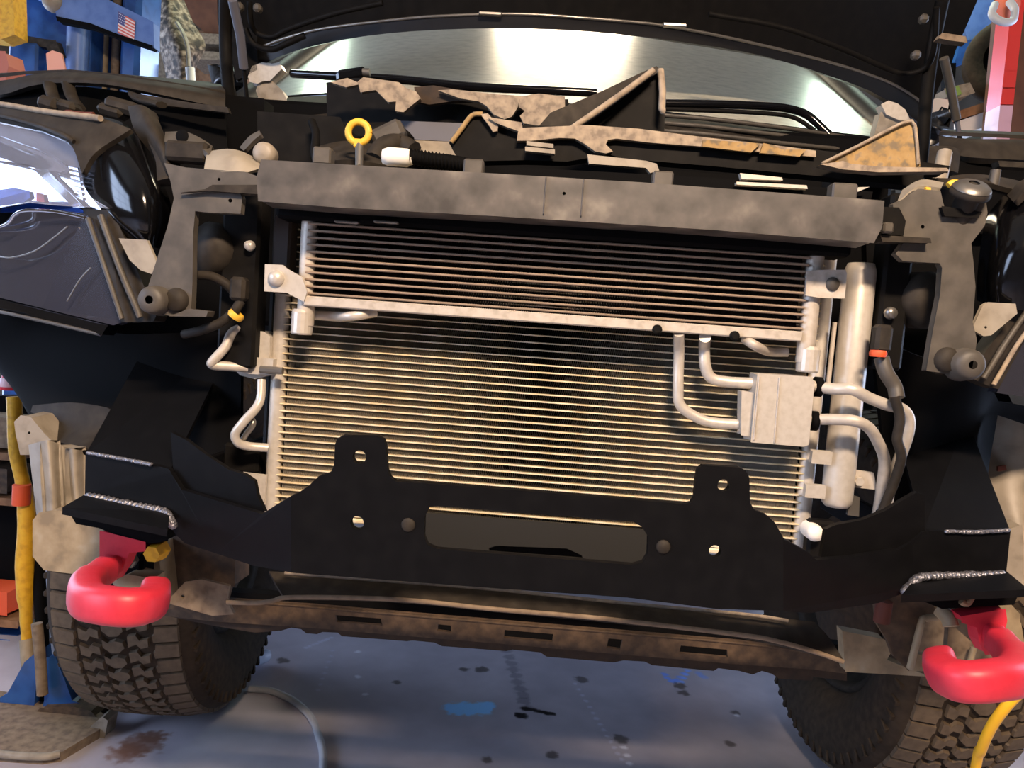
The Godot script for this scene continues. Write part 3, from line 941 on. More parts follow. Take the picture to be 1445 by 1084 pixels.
# ------------------------------------------------------------------ the plastic bar over the radiator and its side brackets
func build_support():
	var Z := [366.0, -0.885, 1246.0, -0.885]
	var sp := plate("radiator_support", [370, 227, 383, 228, 700, 247, 900, 259, 1246, 285, 1243, 320, 1232, 341, 1000, 322, 700, 303, 480, 291, 366, 282, 364, 250], Z, 0.05, M.scuffed, car, "scuffed grey plastic crossbar above the radiator", [ring(796, 273, 4.5, 12)], 2.0)
	for g in [769, 822]:
		var st := begin()
		block(st, at(g, 276 + (g - 769) * 0.06, -0.884), Vector3(0.0014, 0.042, 0.003), 0.0005, Basis(Vector3.BACK, 0.0))
		put(st, "moulding_seam", M.scuffed, sp)
	for t in [[669, 239, 28, 16], [934, 256, 28, 18], [1188, 273, 34, 16], [457, 222, 26, 18]]:
		box("tab", at(t[0], t[1], -0.90), Vector3(t[2] * 0.00083, 0.02, 0.02), M.grey_plastic, sp, "", 0.002)
	# black beam under it
	box("cross_beam", at(790, 318, -0.965) , Vector3(0.70, 0.035, 0.05), M.liner, car, "black crossbeam under the plastic bar", 0.004)
	for s in [[545, 314], [490, 314]]:
		box("clip", at(s[0], s[1], -0.935), Vector3(0.03, 0.003, 0.01), M.steel, car, "", 0.001)
	box("side_post", at(345, 390, -1.0), Vector3(0.05, 0.24, 0.04), M.black_plastic, car, "", 0.004)
	box("side_post", at(402, 360, -0.99), Vector3(0.022, 0.10, 0.03), M.umber, car, "", 0.003)
	box("side_post", at(1256, 400, -1.0), Vector3(0.035, 0.22, 0.04), M.black_plastic, car, "", 0.004)
	# brackets either side
	var lb := plate("support_bracket", [234, 232, 262, 238, 300, 241, 345, 244, 362, 250, 366, 272, 337, 272, 340, 280, 338, 300, 290, 298, 274, 296, 271, 330, 270, 400, 268, 443, 240, 444, 212, 440, 204, 425, 212, 400, 225, 360, 238, 320, 247, 280, 242, 255], -0.93, 0.012, M.grey_plastic, car, "grey plastic bracket left of the radiator", [ring(309, 253, 4, 10), ring(325, 283, 4.5, 10)], 1.6)
	plate("bracket_lip", [255, 272, 292, 268, 365, 273, 366, 262, 300, 262, 290, 268], -0.922, 0.006, M.dusty_black, lb)
	turned("bolt_boss", [Vector2(0.005, 0.02), Vector2(0.014, 0.02), Vector2(0.017, 0.014), Vector2(0.019, -0.01)], at(222, 424, -0.93), FACING, M.grey_plastic, lb, "", 18)
	turned("bolt_boss", [Vector2(0, 0.012), Vector2(0.012, 0.012), Vector2(0.016, 0.004), Vector2(0.018, -0.01)], at(252, 424, -0.935), FACING, M.dusty_black, lb, "", 18)
	plate("ledge", [268, 437, 292, 440, 290, 446, 240, 446], -0.925, 0.02, M.grey_plastic, lb)
	var rb := plate("support_bracket", [1262, 288, 1276, 282, 1296, 268, 1326, 271, 1329, 285, 1334, 302, 1376, 305, 1381, 290, 1390, 285, 1392, 300, 1388, 318, 1369, 343, 1372, 370, 1375, 405, 1371, 455, 1377, 480, 1374, 500, 1368, 532, 1340, 526, 1309, 522, 1318, 467, 1328, 417, 1331, 378, 1327, 370, 1275, 367, 1266, 358, 1277, 342, 1276, 330, 1262, 318], -0.93, 0.012, M.grey_plastic, car, "grey plastic bracket right of the radiator", [ring(1302, 320, 4.5, 10)], 1.6)
	plate("bracket_lip", [1244, 333, 1312, 337, 1313, 342, 1246, 340], -0.918, 0.02, M.dusty_black, rb)
	plate("bracket_hollow", [1245, 293, 1268, 294, 1277, 312, 1274, 331, 1245, 330], -0.925, 0.01, M.black_plastic, rb)
	box("tongue", at(1252, 322, -0.915), Vector3(0.012, 0.012, 0.01), M.grey_plastic, rb, "", 0.002)
	turned("bolt_boss", [Vector2(0.005, 0.02), Vector2(0.013, 0.02), Vector2(0.018, 0.014), Vector2(0.021, -0.01)], at(1360, 514, -0.93), FACING, M.grey_plastic, rb, "", 18)
	turned("bolt_boss", [Vector2(0, 0.012), Vector2(0.012, 0.012), Vector2(0.016, 0.004), Vector2(0.018, -0.01)], at(1333, 508, -0.935), FACING, M.dusty_black, rb, "", 18)
	var tilt := Basis(Vector3.RIGHT, 0.6)
	var isolator := turned("rubber_mount", [Vector2(0.013, -0.03), Vector2(0.013, 0.0), Vector2(0.0215, 0.003), Vector2(0.0225, 0.006), Vector2(0.0215, 0.01), Vector2(0.017, 0.015), Vector2(0.007, 0.018), Vector2(0.006, 0.012), Vector2(0, 0.012)], at(1366, 279, -0.925), tilt, M.dusty_black, car, "round rubber mount with a metal washer on the right bracket", 24)
	turned("washer", [Vector2(0.006, 0.0185), Vector2(0.015, 0.0172), Vector2(0.02, 0.0135), Vector2(0.0212, 0.0115)], at(1366, 279, -0.925), tilt, M.steel, isolator, "", 24)
	plate("mount_ledge", [1330, 292, 1384, 300, 1380, 306, 1334, 304], -0.922, 0.02, M.black_plastic, car, "")
	# dusty arms from the brackets to the fenders
	skin("dust_cover", [[292, 214, -0.98, 320, 210, -0.97, 342, 214, -0.97, 366, 226, -0.98], [290, 226, -0.945, 318, 222, -0.94, 340, 224, -0.94, 368, 236, -0.95], [288, 238, -0.935, 310, 242, -0.93, 335, 242, -0.93, 350, 243, -0.935]], 0.006, M.drab, car, "dusty pale cover on top of the left bracket")
	turned("round_cap", [Vector2(0, 0.012), Vector2(0.008, 0.012), Vector2(0.0135, 0.009), Vector2(0.0145, 0.003), Vector2(0.013, -0.01)], at(375, 218, -0.97), FACING, M.frame_pale, car, "round pale cap at the left end of the crossbar", 20)
	skin("arm", [[233, 186, -1.02, 262, 186, -1.01, 285, 196, -1.0, 300, 206, -0.99], [232, 200, -0.99, 262, 204, -0.98, 285, 210, -0.97, 296, 220, -0.96]], 0.006, M.grey_plastic, car, "grey arm from the left bracket to the fender")
	turned("hole_rim", [Vector2(0.0, -0.001), Vector2(0.007, 0.001), Vector2(0.0085, 0.0)], at(257, 192, -0.975), FACING, M.liner, car, "", 14)
	box("bracket_tower", at(268, 216, -0.985), Vector3(0.055, 0.025, 0.03), M.dusty_black, car, "", 0.004)
	skin("rib_piece", [[338, 208, -1.0, 352, 192, -1.0, 366, 184, -1.0], [344, 213, -0.995, 358, 198, -0.995, 368, 190, -0.995]], 0.006, M.grey_plastic, car, "curved grey rib behind the round cap")
	skin("dust_cover", [[1268, 290, -0.93, 1296, 268, -0.95, 1326, 270, -0.955], [1275, 272, -0.99, 1300, 258, -1.0, 1330, 262, -1.0]], 0.004, M.drab, car, "dusty pale cover on top of the right bracket")
	skin("arm", [[1335, 268, -0.96, 1375, 262, -0.97, 1420, 272, -1.0, 1445, 276, -1.02], [1340, 255, -1.02, 1375, 252, -1.03, 1420, 258, -1.05, 1445, 264, -1.07]], 0.006, M.dusty_black, car, "dark arm from the right bracket to the fender")
	rod("yellow_clip", way([1338, 262, -0.955, 1345, 258, -0.955, 1356, 259, -0.955]), 0.004, M.yellow, car, "yellow clip behind the rubber mount", 8)
	rod("yellow_clip", way([1305, 267, -0.95, 1312, 268, -0.95]), 0.003, M.yellow, car, "small yellow clip on the right bracket", 8)
	rod("stud", way([1402, 262, -0.99, 1405, 240, -0.99]), 0.006, M.grey_plastic, car, "grey stud standing on the right arm", 10, 1)
	# horns seen through the bracket windows
	for h in [[295, 352, "left"], [1309, 424, "right"]]:
		turned("horn", [Vector2(0, 0.016), Vector2(0.012, 0.016), Vector2(0.03, 0.01), Vector2(0.036, 0.002), Vector2(0.036, -0.02), Vector2(0.02, -0.03)], at(h[0], h[1], -0.99), FACING * Basis(Vector3.BACK, 0.6 if h[2] == "left" else -0.6), M.dusty_black, car, "dark round horn behind the %s bracket window" % h[2], 24)
	rod("horn_bracket", way([274, 388, -0.96, 298, 390, -0.96, 318, 400, -0.96, 330, 412, -0.965]), 0.006, M.dusty_black, car, "", 8)
	# electric plugs
	for p in [[338, 408, 0.02, 0.03, "left"], [1244, 478, 0.02, 0.034, "right"]]:
		var b := box("wire_plug", at(p[0], p[1], -0.955), Vector3(p[2], p[3], 0.02), M.dusty_black, car, "dark wire plug at the %s side of the condenser" % p[4], 0.004)
		turned("plug_collar", [Vector2(0.009, -0.004), Vector2(0.0105, 0.0), Vector2(0.009, 0.004)], at(p[0] - 5, p[1] + 37 if p[4] == "left" else p[1] + 21, -0.945), Basis(Vector3.BACK, -0.6 if p[4] == "left" else 0.0), M.yellow if p[4] == "left" else M.orange, b, "yellow collar" if p[4] == "left" else "orange collar", 14)
	rod("wire_loom", way([340, 425, -0.955, 330, 440, -0.95, 312, 455, -0.95, 285, 466, -0.955, 260, 472, -0.97]), 0.006, M.dusty_black, car, "dark wire loom below the left plug", 10)
	rod("wire_loom", way([1244, 505, -0.955, 1250, 525, -0.95, 1262, 545, -0.95, 1266, 562, -0.945]), 0.009, M.grey_plastic, car, "thick grey wire loom below the right plug", 10)
	turned("bright_screw", [Vector2(0, 0.006), Vector2(0.006, 0.006), Vector2(0.007, 0.0)], at(353, 347, -0.975), FACING, M.alu_bright, car, "", 12)
	turned("bright_screw", [Vector2(0, 0.006), Vector2(0.007, 0.006), Vector2(0.008, 0.0)], at(1256, 442, -0.975), FACING, M.steel, car, "", 12)

# ------------------------------------------------------------------ headlights
func build_headlights():
	var Z := [-90.0, -1.24, 20.0, -1.07, 150.0, -0.975, 260.0, -0.96]
	var root := Node3D.new()
	root.name = "headlight"
	root.position = Vector3(-0.62, 1.05, -1.05) - CAR
	root.set_meta("label", "headlight with clear upper lens over bright reflectors and dark smoked lower lens")
	car.add_child(root)
	skin("housing", [[96, 166, -1.08, 150, 166, -1.05, 186, 180, -1.05, 206, 200, -1.09], [108, 212, -1.03, 150, 205, -0.99, 200, 225, -0.99, 226, 250, -1.04], [118, 262, -1.0, 158, 258, -0.965, 212, 268, -0.965, 241, 288, -1.03], [146, 300, -0.985, 170, 304, -0.96, 214, 316, -0.96, 239, 318, -1.02], [166, 338, -1.0, 192, 342, -0.975, 214, 348, -0.975, 228, 352, -1.02]], 0.01, M.gloss_black, root)
	skin("top_trim", [[-80, 136, -1.26, 0, 146, -1.13, 70, 156, -1.06, 140, 166, -1.0, 185, 182, -0.99], [-80, 148, -1.24, 0, 160, -1.11, 60, 172, -1.04, 110, 190, -0.99, 135, 215, -0.975], [-80, 160, -1.23, 0, 173, -1.095, 60, 187, -1.03, 98, 202, -0.985, 116, 245, -0.965]], 0.008, M.dusty_black, root)
	rod("trim_edge", way([-80, 136, -1.255, 0, 147, -1.125, 60, 157, -1.06, 100, 162, -1.02, 142, 167, -0.99]), 0.0042, M.dirt, root, "dust-caked trim edge", 8)
	rod("trim_edge", way([-80, 150, -1.23, 0, 163, -1.09, 50, 176, -1.035, 90, 191, -0.985, 104, 200, -0.98]), 0.003, M.dusty_black, root, "", 8)
	# bright parts under the clear lens
	skin("reflector", [[-90, 150, -1.27, 0, 166, -1.228, 50, 176, -1.212, 100, 196, -1.198, 120, 210, -1.192], [-90, 196, -1.27, 0, 206, -1.231, 55, 216, -1.214, 100, 232, -1.199, 125, 245, -1.19], [-90, 240, -1.27, 0, 246, -1.232, 50, 254, -1.216, 100, 264, -1.198, 135, 272, -1.186], [-90, 305, -1.266, 0, 300, -1.228, 45, 300, -1.214, 100, 300, -1.196, 150, 300, -1.18]], 0.004, M.chrome, root, "chrome reflector bowl")
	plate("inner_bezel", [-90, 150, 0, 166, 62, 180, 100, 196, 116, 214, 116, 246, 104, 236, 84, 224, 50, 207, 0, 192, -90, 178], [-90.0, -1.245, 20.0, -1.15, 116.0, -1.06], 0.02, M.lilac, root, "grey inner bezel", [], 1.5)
	plate("blue_reflection", [-90, 276, -10, 270, 20, 266, 40, 270, 42, 278, 30, 286, -10, 294, -90, 304], [-90.0, -1.25, 20.0, -1.16, 116.0, -1.06], 0.01, M.blue_reflection, root, "blue strip drawn as a reflection in the headlight", [], 1.0)  # a blue reflection put in as a coloured strip
	plate("red_reflection", [52, 273, 60, 274, 62, 284, 52, 283], -1.10, 0.01, M.red, root, "small red dot drawn as a reflection", [], 1.0)  # a red reflection put in as a coloured dot
	plate("reflector_blade", [50, 240, 62, 238, 118, 292, 104, 291], [50.0, -1.08, 118.0, -0.985], 0.02, M.chrome, root, "bright diagonal blade", [], 1.5)
	plate("lamp_shroud", [-60, 196, 0, 201, 40, 216, 58, 222, 72, 234, 66, 238, 40, 234, 0, 221, -60, 214], Z, 0.03, M.gloss_black, root, "dark oblong shroud", [], 1.5)
	plate("shroud_rim", [-60, 189, 0, 193, 45, 209, 76, 224, 92, 240, 84, 242, 66, 240, 74, 236, 60, 222, 40, 215, 0, 200, -60, 195], Z, 0.012, M.chrome, root, "", [], 1.0)
	for k in 7:
		rod("reflector_rib", way([99 + k * 1.5, 236 + k * 7.0, -1.01, 112 + k * 1.2, 239 + k * 7.0, -0.99]), 0.0022, M.chrome, root, "", 8, 1)
	plate("clear_lens", [-80, 163, 0, 174, 60, 187, 94, 201, 105, 215, 112, 240, 119, 275, 150, 293, 76, 288, 40, 284, 0, 291, -80, 300], [-90.0, -1.205, 20.0, -1.055, 150.0, -0.962], 0.003, M.lens, root, "clear lens", [], 1.5)
	plate("back_shell", [-80, 160, 110, 180, 200, 215, 240, 260, 330, 300, 330, 500, 230, 500, 150, 500, -80, 470], -1.32, 0.02, M.liner, root, "", [], 1.0)
	# smoked lower lamp
	plate("smoked_lens", [-80, 338, 0, 326, 20, 306, 38, 298, 70, 299, 118, 305, 127, 312, 172, 451, 160, 455, 60, 431, 0, 416, -80, 400], Z, 0.02, M.smoke_lens, root, "dark smoked lower lens", [], 4.0)
	rod("bright_edge", way([-80, 330, -1.215, 0, 320, -1.075, 22, 302, -1.05, 40, 297, -1.035, 80, 299, -1.01, 120, 307, -0.985]), 0.0022, M.chrome, root, "", 8)
	rod("lens_crease", way([-60, 352, -1.17, 0, 362, -1.073, 20, 363, -1.055, 50, 354, -1.03, 78, 334, -1.01, 95, 320, -1.0]), 0.0013, M.steel, root, "", 6)
	rod("lens_crease", way([95, 425, -1.003, 112, 396, -0.99, 128, 378, -0.98]), 0.0012, M.steel, root, "", 6)
	plate("side_trim", [119, 296, 150, 298, 160, 303, 218, 446, 215, 452, 173, 453], Z, 0.03, M.dusty_black, root, "", [], 2.0)
	rod("trim_ridge", way([124, 308, -0.982, 148, 378, -0.966, 172, 450, -0.964]), 0.0032, M.grey_plastic, root, "", 8)
	rod("trim_ridge", way([142, 304, -0.97, 168, 376, -0.962, 198, 448, -0.962]), 0.004, M.grey_plastic, root, "", 8)
	plate("bottom_strip", [-80, 408, 0, 424, 60, 438, 150, 460, 142, 472, 60, 453, 0, 440, -80, 424], Z, 0.03, M.gloss_black, root, "", [], 1.5)
	rod("strip_edge", way([-80, 424, -1.22, 0, 440, -1.08, 60, 453, -1.03, 142, 472, -0.985]), 0.0025, M.grey_plastic, root, "", 8)
	plate("mount_tab", [170, 338, 206, 340, 221, 374, 213, 385, 199, 380, 184, 366], -0.95, 0.006, M.drab, root, "pale metal tab", [], 1.5)
	# the other headlight, mostly out of frame
	var z2 := [1370.0, -0.955, 1600.0, -1.05]
	var r2 := Node3D.new()
	r2.name = "headlight"
	r2.position = Vector3(0.68, 1.0, -1.05) - CAR
	r2.set_meta("label", "headlight housing cut by the frame edge beside the yellow clips")
	car.add_child(r2, true)
	skin("housing", [[1424, 268, -1.05, 1460, 250, -1.03, 1520, 245, -1.05, 1600, 240, -1.2], [1394, 304, -1.03, 1430, 296, -0.985, 1500, 285, -0.99, 1600, 280, -1.18], [1384, 345, -1.02, 1420, 345, -0.965, 1500, 340, -0.965, 1600, 335, -1.16], [1379, 390, -1.02, 1410, 395, -0.965, 1500, 390, -0.97, 1600, 390, -1.16], [1378, 424, -1.02, 1410, 434, -0.97, 1480, 440, -0.98, 1600, 440, -1.16]], 0.01, M.gloss_black, r2)
	skin("top_trim", [[1421, 275, -1.0, 1450, 250, -0.99, 1520, 235, -1.02], [1430, 285, -0.975, 1460, 262, -0.97, 1520, 255, -1.0]], 0.008, M.dusty_black, r2)
	plate("mount_tab", [1388, 432, 1394, 428, 1432, 430, 1434, 442, 1398, 472, 1388, 473, 1373, 464], -0.945, 0.006, M.drab, r2, "pale metal tab", [ring(1391, 462, 3.5, 10)], 1.5)
	plate("side_trim", [1456, 408, 1500, 400, 1500, 440, 1447, 480, 1412, 548, 1400, 545, 1376, 534, 1384, 510], z2, 0.03, M.dusty_black, r2, "", [], 2.0)
	rod("trim_ridge", way([1470, 410, -0.97, 1425, 475, -0.955, 1388, 534, -0.95]), 0.0035, M.grey_plastic, r2, "", 8)
	rod("trim_ridge", way([1480, 432, -0.97, 1440, 480, -0.955, 1402, 543, -0.95]), 0.0028, M.dirt, r2, "", 8)
	plate("smoked_lens", [1448, 482, 1600, 420, 1600, 580, 1411, 552], z2, 0.02, M.smoke_lens, r2, "dark smoked lower lens", [], 3.0)
	plate("back_shell", [1222, 300, 1300, 262, 1480, 255, 1600, 300, 1600, 560, 1400, 560, 1228, 520], -1.33, 0.02, M.liner, r2, "", [], 1.0)
	plate("bottom_strip", [1425, 558, 1600, 588, 1600, 602, 1430, 568], z2, 0.03, M.chrome, r2, "", [], 1.5)

# ------------------------------------------------------------------ frame rails, crossmember, liners
func build_underside():
	# crossmember with punched windows and a scalloped lower edge
	var cm := plate("crossmember", [318, 846, 445, 855, 500, 860, 700, 877, 1045, 906, 1192, 926, 1194, 950, 1147, 944, 1045, 937, 866, 922, 723, 909, 613, 900, 447, 886, 300, 876, 230, 868, 222, 856], -1.05, 0.006, M.rust, car, "rusty steel crossmember with punched windows and a scalloped lower edge", [[472, 867, 538, 872, 541, 884, 474, 879], [617, 880, 637, 882, 638, 894, 616, 891], [711, 888, 782, 894, 780, 907, 710, 901], [858, 900, 880, 902, 876, 918, 855, 915], [960, 910, 1027, 916, 1028, 929, 957, 923]], 1.0)
	plate("lower_flange", [230, 868, 300, 876, 447, 886, 613, 900, 723, 909, 866, 922, 1045, 937, 1147, 944, 1194, 950, 1194, 960, 1147, 954, 1145, 960, 1100, 957, 1089, 950, 1075, 946, 1062, 951, 1043, 946, 1013, 942, 1007, 946, 921, 938, 910, 933, 880, 931, 866, 934, 772, 926, 763, 920, 723, 916, 714, 918, 624, 911, 613, 906, 582, 903, 574, 904, 483, 897, 477, 892, 455, 891, 447, 894, 433, 893, 425, 887, 411, 885, 397, 889, 360, 892, 300, 882], -1.06, 0.008, M.dark_rust, cm, "darker scalloped lower flange", [], 1.0)
	plate("dark_backing", [318, 836, 700, 862, 1192, 912, 1192, 945, 866, 920, 447, 885, 318, 876], -1.13, 0.02, M.liner, cm, "", [], 1.0)  # black backing, the shade inside the punched windows put into its colour
	rod("crossmember_rim", way([330, 848, -1.05, 445, 857, -1.05, 500, 862, -1.05, 700, 879, -1.05, 1045, 908, -1.05, 1190, 928, -1.05]), 0.002, M.rust, car, "", 8)
	# plastic air dam under the plate
	skin("air_dam", [[380, 806, -0.95, 550, 819, -0.95, 700, 832, -0.95, 900, 852, -0.95, 1050, 866, -0.95, 1150, 878, -0.95], [390, 825, -0.92, 550, 832, -0.92, 700, 846, -0.92, 900, 866, -0.92, 1050, 882, -0.92, 1170, 900, -0.93], [400, 842, -0.90, 550, 845, -0.90, 700, 859, -0.90, 870, 875, -0.90, 1045, 896, -0.90, 1192, 934, -0.92]], 0.005, M.dusty_black, car, "dusty black plastic air dam below the mount plate", 4, 4)
	rod("dam_edge", way([402, 809, -0.925, 550, 820, -0.925, 700, 832, -0.925, 900, 853, -0.925, 1050, 867, -0.925, 1112, 876, -0.925]), 0.0022, M.dirt, car, "", 8)
	rod("dam_lip", way([320, 850, -0.90, 360, 851, -0.895, 385, 848, -0.895, 415, 843, -0.895, 560, 846, -0.895, 700, 860, -0.895, 850, 873, -0.895, 1045, 896, -0.895, 1100, 906, -0.895, 1150, 920, -0.905, 1190, 934, -0.915]), 0.0018, M.muddy, car, "thin pale lower lip of the air dam", 8, 6, Vector2(1.0, 1.6))
	# left frame end
	plate("frame_end", [50, 736, 57, 727, 75, 724, 102, 726, 105, 735, 120, 738, 126, 747, 136, 745, 149, 739, 156, 741, 150, 752, 150, 795, 127, 809, 64, 801, 50, 784], -0.98, 0.14, M.frame_tan, car, "tan dusty frame end behind the left tow hook", [], 4.0)
	var fp := skin("frame_upright", [[40, 628, -1.06, 62, 622, -1.03, 72, 622, -1.03, 90, 630, -1.05, 104, 634, -1.03, 124, 636, -1.06], [46, 680, -1.05, 66, 680, -1.02, 77, 680, -1.02, 92, 680, -1.05, 106, 680, -1.03, 124, 690, -1.06], [52, 730, -1.05, 68, 728, -1.02, 80, 727, -1.02, 94, 720, -1.05, 110, 716, -1.03, 124, 720, -1.06]], 0.02, M.frame_pale, car, "pale ribbed upright at the end of the mount plate", 3, 4)
	plate("arm_end", [24, 612, 22, 596, 30, 588, 42, 590, 60, 612, 76, 628, 70, 640, 30, 640], -1.08, 0.05, M.frame_pale, car, "pale bolted arm end peeping out under the wheel arch liner", [ring(41, 611, 4, 10)], 2.0)
	plate("frame_side", [222, 760, 250, 757, 305, 778, 330, 792, 330, 826, 312, 826, 300, 866, 238, 858, 218, 852, 220, 800], -0.99, 0.05, M.rust, car, "brown frame side plate beside the left tow hook", [], 1.5)
	plate("frame_gusset", [236, 850, 262, 822, 284, 819, 322, 828, 318, 846, 328, 866, 300, 868], -0.95, 0.006, M.muddy, car, "mud-coloured triangular gusset under the left frame rail", [ring(258, 842, 4, 8)], 1.2)
	box("frame_tube", at(196, 800, -0.96), Vector3(0.05, 0.06, 0.08), M.liner, car, "", 0.004)
	plate("frame_web", [214, 772, 222, 772, 230, 850, 222, 852], -0.95, 0.05, M.frame_tan, car, "", [], 1.0)
	plate("tie_plate", [160, 822, 180, 812, 214, 818, 212, 834, 196, 838, 166, 832], -0.90, 0.03, M.frame_tan, car, "", [], 1.5)
	turned("brass_bolt", [Vector2(0, 0.014), Vector2(0.01, 0.014), Vector2(0.012, 0.0), Vector2(0.012, -0.01)], at(222, 778, -0.88), FACING, M.yellow_post, car, "brass coloured bolt head above the left tow hook", 6, false)
	plate("flange_brace", [98, 722, 140, 730, 234, 748, 236, 762, 200, 768, 140, 744, 108, 738], -0.87, 0.06, M.liner, car, "black bar under the welded flange", [], 1.5)
	# right frame end: web, pocket, ribs
	plate("crossmember_end", [1190, 892, 1247, 903, 1258, 917, 1250, 932, 1280, 944, 1312, 955, 1194, 947], -1.0, 0.02, M.frame_tan, car, "tan bolted end plate of the crossmember", [], 1.2)
	plate("frame_side", [1236, 846, 1262, 836, 1292, 838, 1312, 850, 1328, 872, 1302, 876, 1282, 945, 1262, 926, 1254, 904, 1240, 882], -0.97, 0.01, M.rust, car, "brown frame side plate beside the right tow hook", [], 1.2)
	plate("frame_pocket", [1294, 862, 1350, 868, 1420, 905, 1420, 950, 1283, 947], -1.06, 0.01, M.muddy, car, "", [], 1.0)
	rod("frame_rib", way([1322, 871, -0.96, 1306, 873, -0.96, 1300, 880, -0.96, 1284, 944, -0.96]), 0.0045, M.frame_tan, car, "pale folded edge of the frame pocket", 8, 3)
	plate("pocket_floor", [1287, 924, 1312, 926, 1322, 946, 1284, 946], -0.99, 0.01, M.frame_tan, car)
	plate("frame_web", [1340, 880, 1374, 910, 1366, 946, 1335, 946], -1.0, 0.01, M.muddy, car)
	rod("frame_rib", way([1374, 914, -0.99, 1366, 945, -0.99]), 0.004, M.frame_tan, car, "", 8, 1)
	plate("frame_end", [1400, 852, 1424, 853, 1438, 868, 1437, 888, 1420, 906, 1400, 900], -0.96, 0.06, M.frame_tan, car, "tan dusty frame end behind the right tow hook", [], 2.0)
	plate("frame_web", [1432, 880, 1440, 880, 1446, 920, 1438, 920], -0.98, 0.02, M.frame_tan, car)
	plate("flange_brace", [1292, 826, 1420, 830, 1436, 838, 1430, 852, 1330, 858, 1300, 846], -0.87, 0.06, M.liner, car, "black bar under the welded flange", [], 1.5)
	rod("stud", way([1326, 860, -0.9, 1338, 872, -0.89, 1342, 884, -0.885]), 0.009, M.frame_tan, car, "", 10, 2)
	rod("stud", way([1248, 848, -0.95, 1244, 878, -0.95]), 0.010, M.mud_red, car, "", 10, 1)
	rod("curved_tie", way([1356, 848, -0.86, 1364, 852, -0.86, 1371, 842, -0.86]), 0.004, M.frame_tan, car, "", 8, 3)
	skin("frame_upright", [[1408, 586, -1.16, 1450, 600, -1.14, 1520, 620, -1.16], [1394, 690, -1.14, 1440, 690, -1.12, 1520, 700, -1.14], [1424, 760, -1.10, 1450, 770, -1.08, 1520, 780, -1.1], [1420, 812, -1.06, 1445, 830, -1.04, 1520, 850, -1.06]], 0.02, M.frame_pale, car, "pale inner arch panel at the right end of the mount plate", 4, 4)
	plate("frame_edge", [1425, 748, 1441, 742, 1446, 800, 1438, 830, 1419, 808], -1.0, 0.03, M.frame_pale, car, "", [], 1.5)
	plate("panel_slot", [1409, 659, 1419, 657, 1420, 663, 1409, 665], -1.125, 0.004, M.mud_red, car, "", [], 0.5)
	# wheel arch liners
	skin("arch_liner", [[-80, 425, -1.4, 60, 445, -1.25, 160, 470, -1.16, 250, 470, -1.10, 340, 470, -1.06], [-80, 470, -1.38, 40, 510, -1.24, 140, 540, -1.15, 240, 550, -1.10, 340, 560, -1.07], [-40, 480, -1.38, 30, 556, -1.22, 100, 590, -1.13, 200, 610, -1.08, 340, 630, -1.06], [12, 498, -1.36, 34, 574, -1.2, 70, 618, -1.12, 130, 641, -1.04, 340, 700, -1.06]], 0.006, M.liner, car, "black plastic wheel arch liner under the clear headlight", 5, 4)
	skin("liner_patch", [[46, 572, -1.18, 100, 568, -1.13, 150, 575, -1.10, 162, 585, -1.095], [44, 590, -1.175, 90, 598, -1.12, 135, 608, -1.09, 150, 615, -1.085], [72, 620, -1.105, 98, 628, -1.07, 118, 632, -1.05, 128, 634, -1.045]], 0.004, M.dusty_black, car, "lighter lower corner of the liner", 3, 3)  # lighter patch over the black liner
	skin("arch_liner", [[1228, 470, -1.06, 1290, 500, -1.06, 1380, 530, -1.10, 1440, 545, -1.16, 1560, 560, -1.3], [1240, 560, -1.06, 1300, 560, -1.08, 1380, 570, -1.12, 1420, 575, -1.18, 1560, 600, -1.3], [1250, 680, -1.06, 1300, 650, -1.08, 1370, 640, -1.14, 1404, 600, -1.19, 1560, 625, -1.3], [1240, 760, -1.06, 1310, 740, -1.06, 1370, 720, -1.1, 1398, 690, -1.17, 1400, 640, -1.19]], 0.006, M.liner, car, "black plastic wheel arch liner under the cut-off headlight", 4, 4)

# ------------------------------------------------------------------ wheels
func tread_shape(out: Array, tall: float) -> ArrayMesh:
	# local x across the tyre, y along its run, z outwards; edges drawn in towards the face
	var p := PackedVector2Array()
	for i in out.size() / 2: p.append(Vector2(out[i * 2], out[i * 2 + 1]))
	if shoelace(p) < 0.0: p.reverse()
	var q := PackedVector2Array()
	var mid := Vector2.ZERO
	for v in p: mid += v
	mid /= p.size()
	for v in p: q.append(mid + (v - mid) * 0.9)
	var st := begin()
	flat(st)
	var t := Geometry2D.triangulate_polygon(q)
	for i in t.size() / 3:
		var a := q[t[i * 3]]
		var b := q[t[i * 3 + 1]]
		var d := q[t[i * 3 + 2]]
		if (b - a).cross(d - a) < 0.0:
			var s := b
			b = d
			d = s
		tri(st, Vector3(a.x, a.y, tall), Vector3(b.x, b.y, tall), Vector3(d.x, d.y, tall))
	for i in p.size():
		var j := (i + 1) % p.size()
		quad(st, Vector3(p[i].x, p[i].y, -0.004), Vector3(p[j].x, p[j].y, -0.004), Vector3(q[j].x, q[j].y, tall), Vector3(q[i].x, q[i].y, tall))
	st.generate_normals()
	return st.commit()

func slim(a: Array) -> Array:
	for i in a.size() / 2: a[i * 2] *= 0.88
	return a

